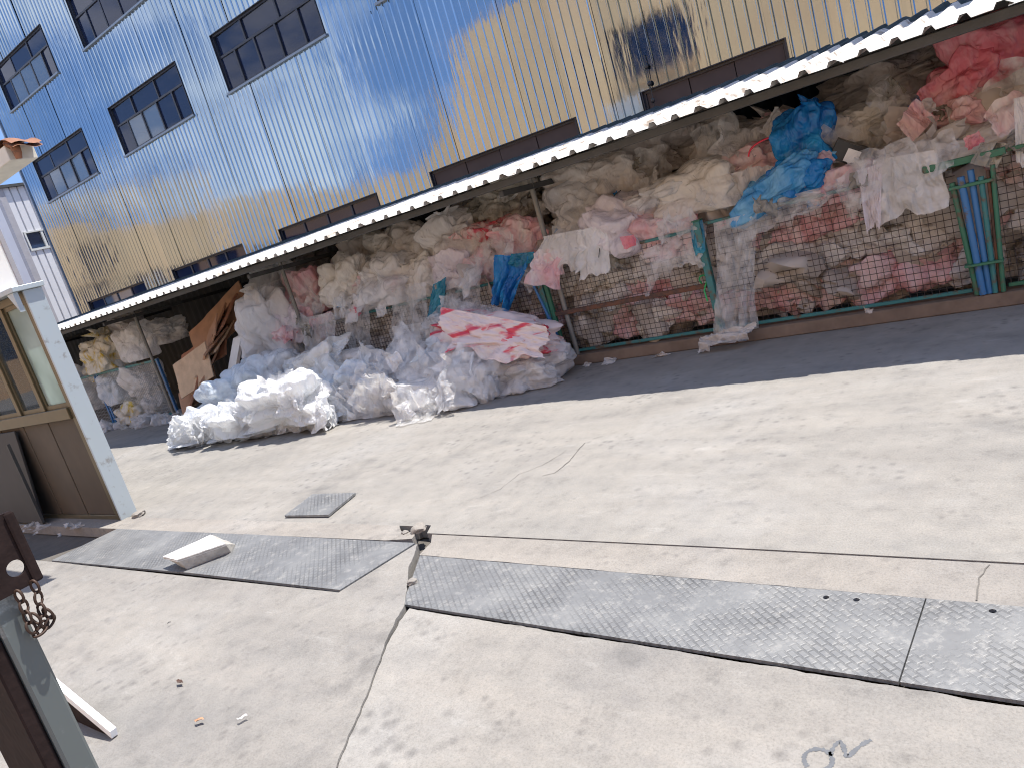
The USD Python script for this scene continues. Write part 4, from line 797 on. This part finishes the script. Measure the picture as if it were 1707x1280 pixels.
film(q4((850, 424, 6.25), (892, 420, 6.25), (852, 446, 6.23), (888, 440, 6.23)), 'teal', 'teal end of the draped cloth along the top rail', amp=.03, fu=5, seed=13, name='blue_cloth', cat='cloth', n=(30, 20))
film(q4((722, 475, 6.28), (745, 462, 6.28), (710, 530, 6.24), (735, 528, 6.24)), 'teal', 'small teal cloth hanging left of the lilac bag', amp=.03, fu=3, seed=14, name='blue_cloth', cat='cloth')
film(q4((745, 470, 6.3), (800, 460, 6.3), (742, 530, 6.24), (800, 525, 6.24)), 'clear', 'clear sheet hanging between the two blue cloths', amp=.04, fu=6, seed=15)
film(q4((508, 530, 6.3), (555, 520, 6.3), (512, 592, 6.24), (560, 580, 6.24)), 'grey', 'grey film over the mesh right of the black opening', amp=.03, fu=5, seed=16, rag=.3)
film(q4((574, 512, 6.3), (615, 500, 6.3), (580, 585, 6.24), (615, 570, 6.24)), 'clear', 'narrow clear film hanging in the middle of the covered mesh', amp=.03, fu=5, seed=17, rag=.3)
film(q4((650, 480, 6.3), (712, 470, 6.3), (655, 575, 6.24), (715, 560, 6.24)), 'clear', 'wide clear film hanging left of the small teal cloth', amp=.04, fu=7, seed=18, rag=.3)
film(q4((1070, 420, 6.27), (1170, 372, 6.27), (1075, 480, 6.25), (1175, 430, 6.25)), 'clear', 'thin pinkish film hung over the mesh with the rusty rail', amp=.03, fu=7, seed=19, rag=.4)
film(q4((1225, 350, 6.27), (1400, 305, 6.27), (1232, 402, 6.24), (1400, 325, 6.24)), 'clear', 'clear film flap under the light blue bag', amp=.03, fu=8, seed=20, rag=.4)
film(q4((470, 605, 5.75), (585, 560, 5.75), (480, 660, 5.5), (560, 600, 5.6)), 'ice', 'bluish white sheet over the cream stuffed bag', amp=.05, fu=5, fv=3, seed=21, rag=.3)
film(q4((640, 592, 5.9), (700, 580, 5.9), (700, 660, 5.45), (760, 640, 5.5)), 'clear', 'glossy clear sheet sliding off the big clear bag', amp=.05, fu=5, fv=4, seed=22, rag=.35)
film(q4((735, 495, 6.05), (860, 520, 6.0), (700, 560, 5.75), (800, 575, 5.6)), 'clear', 'clear sheet tucked under the red striped bag', amp=.05, fu=6, fv=3, seed=23, rag=.3)
film(q4((800, 590, 5.6), (930, 585, 5.8), (815, 660, 5.4), (925, 632, 5.6)), 'clear', 'smoky sheet fallen at the right foot of the front heap', amp=.06, fu=6, fv=4, seed=24, rag=.35, floor=0.014)
film(q4((300, 700, 5.2), (440, 668, 5.2), (295, 742, 4.95), (450, 725, 4.95)), 'snow', 'white film spread on the sunlit ground at the left', amp=.06, fu=8, fv=5, seed=25, rag=.4, floor=0.014)
film(q4((440, 680, 5.15), (560, 660, 5.2), (440, 722, 4.95), (545, 700, 5.0)), 'snow', 'white film spread under the dazzling bundle in the sun', amp=.06, fu=8, fv=5, seed=26, rag=.4, floor=0.014)
film(q4((1690, 165, 6.35), (1720, 158, 6.35), (1694, 275, 6.3), (1724, 268, 6.3)), 'snow', 'white upright sheet at the right edge of the heap', amp=.015, fu=3, seed=27)
film(q4((1150, 378, 6.27), (1172, 366, 6.27), (1158, 428, 6.23), (1176, 420, 6.23)), 'teal', 'dull teal rag hooked on the teal fence post', amp=.02, fu=3, seed=28, name='rag', cat='cloth', n=(20, 24))
# black and white carton
c = at(1415, 255, 6.5); cr = thing('printed_carton', 'small black carton with a white label in the heap below the knotted cream bag', 'carton', c)
R_ = rotm(10, 35, 15)
def rbox(sx, sy, sz, off=(0, 0, 0)):
    b = trimesh.creation.box((sx, sy, sz)); b.apply_translation(off); b.vertices = b.vertices @ R_.T + c; return b
obj('carton', rbox(.24, .10, .15), M_BLACK, cr); obj('white_label', rbox(.10, .004, .10, (0.03, -.053, -0.01)), M_WHITEBAR, cr)
# red strings
for pp, l in (([(1248, 262, 6.5), (1262, 240, 6.5), (1290, 228, 6.48), (1304, 226, 6.5)], 'thin red cord curling over the pinkish bag'), ([(1328, 268, 6.3), (1332, 290, 6.3), (1350, 302, 6.3), (1352, 300, 6.3)], 'red cord bent in a V below the round blue bag')):
    pts = np.array([at(*q) for q in pp]); from scipy.interpolate import CubicSpline
    cs = CubicSpline(np.arange(len(pts)), pts)(np.linspace(0, len(pts) - 1, 30)); tag(obj('red_cord', tube(cs, .008), plain('red_cord_%d' % pp[0][0], (.65, .03, .07), 0.5, bump=0), smooth=True), l, 'cord')
pts = np.array([at(*q) for q in ((1035, 318, 6.45), (1012, 350, 6.42), (1002, 395, 6.3), (998, 430, 6.22))])
tag(obj('black_wire', tube(CubicSpline(np.arange(4), pts)(np.linspace(0, 3, 24)), .004), M_BLACK, smooth=True), 'thin black wire trailing down the lilac film bundle', 'wire')

# left cage bags
cagebags = [
 (178, 590, 6.65, 36, 30, 'yellow', 'white bag with yellow print on top of the left cage', dict(tied=15)),
 (232, 572, 6.6, 34, 32, 'white', 'plain white bag on top of the left cage beside the pole', dict(fold=.07)),
 (276, 555, 6.9, 38, 20, 'grey', 'crinkled white bag hanging right of the cage pole', dict(fold=.18)),
 (215, 545, 6.9, 30, 20, 'dim', 'grey film bag behind the yellow printed bag', {}),
 (200, 640, 6.62, 26, 34, 'ice', 'bluish white bag inside the cage at its left', {}),
 (245, 640, 6.62, 28, 30, 'white', 'white bag inside the cage at its upper right', {}),
 (235, 685, 6.62, 34, 22, 'yellow', 'white bag with yellow print low inside the cage', {}),
 (265, 680, 6.60, 22, 24, 'grey', 'grey bag with dark marks in the lower right of the cage', {}),
 (150, 650, 6.62, 24, 40, 'grey', 'grey crumpled bag at the left end of the cage', {}),
 (165, 620, 6.66, 20, 16, 'yellow', 'small yellow printed bag at the upper left of the cage', {}),
 (20, 640, 6.6, 60, 44, 'lilac', 'pale bag seen through the clear booth window', {}),
 (10, 603, 6.9, 60, 30, 'white', 'white bag higher up seen through the clear booth window', {}),
 (40, 665, 6.4, 30, 30, 'white', 'white bag lowest seen through the clear booth window', dict(zfloor=.01)),
]
for (px, py, Y, rx, rz, col, lab, ex) in cagebags: bag(px, py, Y, rx, rz, col, lab, **ex)
tag(obj('loose_film', scraps(40, 23, lambda rg: np.array([rg.uniform(-15.5, -11.9), rg.uniform(6.1, 6.35), rg.uniform(0.02, .08)]), .05, .14), P['grey'], smooth=40), 'grey scraps of film on the ground along the left cage', 'plastic film', None, 'stuff')

# ------------------------------------------------------------------ cardboard stack
def card(cen, w, d, rx, ry, rz, mi, label, h=0.012):
    m = mtm(bev(-w / 2, w / 2, -d / 2, d / 2, -h / 2, h / 2, 0.002).refine_to_length(0.08)); v = m.vertices
    v[:, 2] += 0.05 * w * (fbm(np.stack([v[:, 0] * 3, v[:, 1] * 3, v[:, 0] * 0 + w * 50], -1), 2, int(w * 997)) - .5)
    v = v @ rotm(rx, ry, rz).T + np.array(cen); tag(obj('cardboard_sheet', trimesh.Trimesh(v, m.faces, process=False), M_CARD[mi], smooth=30), label, 'cardboard')
rg = np.random.default_rng(8)
CL = [((372, 540), 6.9, 'topmost'), ((366, 552), 6.85, 'second from the top'), ((362, 566), 6.8, 'third from the top'), ((352, 580), 6.75, 'fourth from the top'), ((345, 592), 6.7, 'middle'), ((352, 602), 6.7, 'just below the middle'), ((340, 614), 6.65, 'lower middle'), ((345, 628), 6.6, 'lowest but two'), ((335, 640), 6.55, 'lowest but one'), ((330, 655), 6.45, 'lowest')]
for i, (p, Y, l) in enumerate(CL):
    card(at(p[0] - 6, p[1], Y - 0.25), 1.35 + 0.3 * rg.random(), 0.6, rg.uniform(25, 68), rg.uniform(-30, -4), rg.uniform(-30, 25), [0, 1, 0, 2, 1, 0, 3, 0, 2, 1][i], f'flattened brown cardboard sheet, {l} in the leaning cardboard stack', 0.03)
card(at(330, 650, 6.1), .8, .4, 55, -20, 25, 0, 'opened brown carton flap leaning in front of the cardboard stack', .02)
card(at(352, 655, 6.0), .5, .4, 62, 25, -15, 3, 'dark torn carton piece right of the leaning flap', .02)
card(at(405, 612, 6.35), .55, .3, 35, -20, 10, 2, 'pale cardboard piece right of the white foam post', .02)
card(at(440, 615, 6.3), .6, .3, 45, -10, -10, 0, 'brown cardboard piece below the tall white bundle', .02)
card(at(322, 618, 6.0), .9, .55, 72, -14, 8, 2, 'broad pale brown carton panel facing the yard in the cardboard stack', .02)
card(at(352, 560, 6.3), .8, .35, 60, -22, -12, 0, 'brown carton panel facing out high in the cardboard stack', .02)
f0, f1 = at(398, 562, 6.35), at(384, 640, 6.2)
fm = mtm(m3.Manifold.hull_points([list(map(float, q + np.array([sx * .10, sy * .03, 0]))) for q in (f0, f1) for sx in (-1, 1) for sy in (-1, 1)] + [list(map(float, f0 + np.array([0, 0, .02])))]))
tag(obj('foam_post', fm, M_FOAM, smooth=30), 'white foam board standing upright between cardboard and heap', 'foam board')
tag(obj('dark_board', bev(-8.62, -8.30, 6.55, 6.60, 0.05, 0.85), M_BLACK), 'black sheet added as the shade of the opening beside the lilac bag', 'panel')  # black sheet added for the darkness inside the opening
for i, (p, l) in enumerate((((1130, 582), 'crumpled scrap of film at the plinth left of the bunched film'), ((1050, 590), 'small pale scrap at the foot of the plinth under the rusty rail'), ((1448, 520), 'tiny white scrap caught on the plinth'), ((990, 602), 'thin pale scrap near the foot of the teal post'))):
    g = gr(*p) if i != 2 else at(*p, 6.22); s = sheets(1, 40 + i, lambda r_: np.array([g[0] + r_.normal(0, .08), min(g[1], 6.2) - .03, g[2] + .02]), .04, .08 if i != 2 else .04); s.vertices[:, 2] = np.clip(s.vertices[:, 2], g[2] + 0.004, None) * (0.5 if i != 2 else 1) + (0.004 if i != 2 else 0); tag(obj('film_scrap', s, P['beige' if i % 2 == 0 else 'white'], smooth=40), l, 'plastic scrap')

# ------------------------------------------------------------------ booth wall at the left
YB0, YB1, XBR = 2.87, 3.005, -7.13
bw = thing('booth_wall', 'brown windowed booth wall with a pale steel end at the left', 'booth', (-8.4, 2.9, 0))
XBL = -12.0
obj('end_panel', bev(XBR - 0.025, XBR, YB0 - 0.012, YB1 + 0.01, 0.0, 2.19, 0.003), M_BOOTHSTEEL, bw)
obj('corner_stile', bev(XBR - 0.10, XBR - 0.026, YB0 - 0.008, YB1, 0.0, 2.19, 0.003), M_BRONZE, bw)
for k, x in enumerate(np.arange(XBR - 0.10 - 0.30, XBL, -0.302)):
    obj('wall_panel', bev(x, x + 0.298, YB0 + 0.006 + 0.006 * (k % 2), YB1 - 0.01, 0.05, 1.02, 0.004), M_BOOTHLOW, bw)
obj('base_rail', bev(XBL, XBR - 0.101, YB0, YB1, 0.0, 0.05), M_BRONZE, bw)
obj('sill_rail', bev(XBL, XBR - 0.101, YB0 - 0.03, YB1 + 0.01, 1.022, 1.13), M_BRONZE, bw)
obj('head_rail', bev(XBL, XBR - 0.101, YB0 - 0.005, YB1, 2.12, 2.19), M_BRONZE, bw)
# windows between stiles
xs = [XBR - 0.10]
for k, (wd, kind) in enumerate(((0.50, 'frost'), (0.50, 'clear'), (0.6, 'clear'), (0.6, 'frost'), (0.6, 'clear'), (0.6, 'clear'))):
    x1 = xs[-1]; x0 = x1 - wd; xs.append(x0 - 0.075)
    wf = obj('window', cat_([bx(x0, x1, YB0 + .01, YB0 + .045, 1.13, 1.17), bx(x0, x1, YB0 + .01, YB0 + .045, 2.08, 2.12), bx(x0, x0 + .035, YB0 + .01, YB0 + .045, 1.17, 2.08), bx(x1 - .035, x1, YB0 + .01, YB0 + .045, 1.17, 2.08)]), M_BRONZE, bw)
    obj('pane', bx(x0 + .035, x1 - .035, YB0 + .025, YB0 + .031, 1.17, 2.08), M_GLASSFROST if kind == 'frost' else M_GLASSCLEAR, wf)
    obj('slide_frame', cat_([bx(x0 + .036, x0 + .075, YB0 + .05, YB0 + .08, 1.13, 2.12), bx(x0 + .095, x0 + .115, YB0 + .05, YB0 + .08, 1.13, 2.12)]), M_ALU, wf)
    obj('stile', bev(x0 - 0.075, x0 - 0.001, YB0 - 0.01, YB1, 1.13, 2.12, 0.003), M_BRONZE, bw)
obj('fascia', bev(XBL, XBR + 0.03, YB0 - 0.10, YB1 + 0.03, 2.192, 2.235, 0.004), M_BOOTHSTEEL, bw); obj('fascia_bracket', mtm(m3.Manifold.hull_points([[XBR - .01, YB0 - .09, 2.19], [XBR - .14, YB0 - .09, 2.19], [XBR - .01, YB0 - .09, 2.02], [XBR - .01, YB0 - .05, 2.19], [XBR - .14, YB0 - .05, 2.19], [XBR - .01, YB0 - .05, 2.02]])), M_BOOTHSTEEL, bw)
obj('upper_panel', bx(-8.05, XBR + 0.0, YB0 - 0.02, YB0 - 0.016, 2.237, 3.35), M_SIGN, bw)
obj('upper_trim', bev(XBR + 0.002, XBR + 0.02, YB0 - 0.025, YB0 + 0.015, 2.237, 3.35, 0.003), M_LILAC, bw)
db = thing('leaning_board', 'dark board leaning against the foot of the brown booth wall', 'board', (-9.2, 2.75, 0))
mb = bev(-9.9, -8.55, -0.012, 0.012, 0.0, 0.98, 0.004); mv = mtm(mb); mv.vertices = mv.vertices @ rotm(-6, 0, 0).T + [0, 2.735, 0.02]; obj('board', mv, M_BOOTHBOARD, db); obj('edge_strip', bev(-8.55, -8.53, 2.71, 2.74, 0.03, 0.9, 0.003), M_DARKSTEEL, db)
tag(obj('film_litter', flatten(sheets(12, 29, lambda r_: np.array([r_.uniform(-8.9, -7.7), r_.uniform(2.55, 2.74), .0]), .05, .10), 0.012, .45), P['clear'], smooth=40), 'dusty clear film lying at the foot of the booth wall', 'plastic film', None, 'stuff')
# rusty awning tip
aw = thing('tiled_awning', 'rusty tiled awning corner with a pale underside above the booth', 'awning', (-6.6, 2.9, 3.1))
YA = 2.66; tip = at(44, 236, YA); rows = []
for i in range(40):
    x = tip[0] - 2.5 * i / 39; rows.append([[x, YA - 0.10 + 0.20 * j / 7, tip[2] + 0.045 + 0.02 * abs(math.sin(i * 0.62)) + 0.012 * math.sin(j * .9) - 0.05 * math.exp(-i * 0.8)] for j in range(8)])
top = quadgrid(np.array(rows)); low = top.copy(); low.vertices = low.vertices - [0, 0, 0.025]; low.invert()
obj('tile_row', cat_([top, low]), M_TILE, aw, smooth=40); obj('tile_lip', tube([(tip[0] - 0.16, YA - .05, tip[2] + .03), (tip[0] - 0.08, YA - .05, tip[2] + .01), (tip[0] - .08, YA - .05, tip[2] - .05), (tip[0] - .09, YA - .05, tip[2] - .09)], [.035, .035, .03, .02], 8), M_TILE, aw, smooth=50)
obj('soffit', bev(tip[0] - 2.5, tip[0] - 0.14, YA - 0.09, YA + 0.10, tip[2] - 0.085, tip[2] + 0.02), M_PALEUNDER, aw)

# ------------------------------------------------------------------ gate post, plate, chain, bar in the left foreground
GX = -1.75
a, b = atx(105, 1150, GX), atx(48, 1150, GX)
lft = at(0, 1190, b[1])
gp = thing('gate_post', 'grey steel gate post in the left foreground', 'gate post', (GX, a[1], 0))
ztop = atx(20, 985, GX)[2]
obj('post', bev(min(lft[0], GX - .22), GX, b[1], a[1], 0.0, ztop + 0.02, 0.006), M_POST, gp)
obj('post_flange', bev(min(lft[0], GX - .22), GX - 0.012, b[1] - 0.03, b[1] - 0.001, 0.0, ztop + 0.25, 0.004), M_LATCH, gp)
c1, c2, c3 = atx(12, 851, GX), atx(68, 962, GX), atx(20, 988, GX)
hole = atx(23, 946, GX)
pl = Polygon([(c3[1] - .03, c3[2] - 0.0), (c2[1], c2[2]), (c1[1], c1[2]), (c3[1] - .03, c1[2])]).difference(Point(hole[1], hole[2]).buffer(0.017).union(sbox(hole[1] - .0, hole[2] - .001, hole[1] + .001, hole[2])))
mp = extr(pl, 0, 0.008); mp.vertices = np.stack([GX + 0.004 + mp.vertices[:, 2], mp.vertices[:, 0], mp.vertices[:, 1]], -1)
lp = thing('latch_plate', 'rust brown latch plate with a round hole on the gate post', 'latch plate', c3)
obj('plate', mp, M_LATCH, lp); obj('edge_rib', bev(GX + .0125, GX + .018, c2[1] - .018, c2[1], c2[2], c1[2]), M_LATCH, lp)
bh = bar((GX + .004, hole[1] - .004, hole[2] + .10), (GX + .02, hole[1] - .004, hole[2] + .10), .006); obj('bolt_head', bh, M_RUST, lp)
ch = thing('chain', 'dark rusty chain dangling below the latch plate', 'chain', atx(65, 1050, GX))
def link(pc, ang, tw, L=0.028, W=0.009, r=0.0028):
    th = np.linspace(0, 2 * math.pi, 17); q = np.stack([W * np.sin(th), np.zeros_like(th), L / 2 * np.cos(th)], -1); q = q @ rotm(0, 0, tw).T @ rotm(ang, 0, 0).T + pc; return tube(q, r, 6)
def chain_path(pp, seed):
    pts = np.array([atx(x, y, GX + .02) for x, y in pp]); L = np.r_[0, np.cumsum(np.linalg.norm(np.diff(pts, axis=0), axis=1))]; n = int(L[-1] / 0.021)
    for i in range(n):
        s = (i + .5) * L[-1] / n; pc = np.array([np.interp(s, L, pts[:, k]) for k in range(3)]); pd = np.array([np.interp(min(s + .01, L[-1]), L, pts[:, k]) for k in range(3)]) - pc
        ang = math.degrees(math.atan2(-pd[1], abs(pd[2]) + 1e-6)) * (1 if pd[2] < 0 else -1); obj('link', link(pc, -ang, 90 * (i % 2) + 25), M_CHAIN, ch, smooth=50)
chain_path([(54, 968), (62, 985), (66, 1005), (72, 1025), (76, 1045)], 1); chain_path([(28, 985), (40, 1010), (48, 1035), (54, 1050), (64, 1054), (78, 1042), (88, 1030), (74, 1015)], 2); chain_path([(48, 1030), (60, 1030), (70, 1045), (66, 1056)], 3)
e = gr(190, 1221, 0.03); s0 = at(100, 1146, 1.0)
wb = thing('white_bar', 'white steel bar slanting to the ground behind the gate post', 'bar', e)
dv = (s0 - e); far = e + dv * 1.6
def flatbar(A, B, w, h):
    d = (B - A) / np.linalg.norm(B - A); sdir = np.cross(d, [0, 0, 1]); sdir /= np.linalg.norm(sdir); u = np.cross(sdir, d)
    return m3.Manifold.hull_points([list(map(float, q + sdir * sx * w + u * sz * h)) for q in (A, B) for sx in (-1, 1) for sz in (-1, 1)])
obj('bar', flatbar(e, far, .014, .02), M_WHITEBAR, wb); wedge = m3.Manifold.hull_points([list(map(float, q + np.array([0, sy, 0]))) for q in (e + [-.03, 0, -.028], far + [0, 0, -.02], np.array([far[0], far[1], 0.02]), e + [-.06, 0, -.01]) for sy in (-.004, .004)])
obj('side_plate', wedge, M_LATCH, wb)  # dark wedge added for the triangle of shadow under the bar
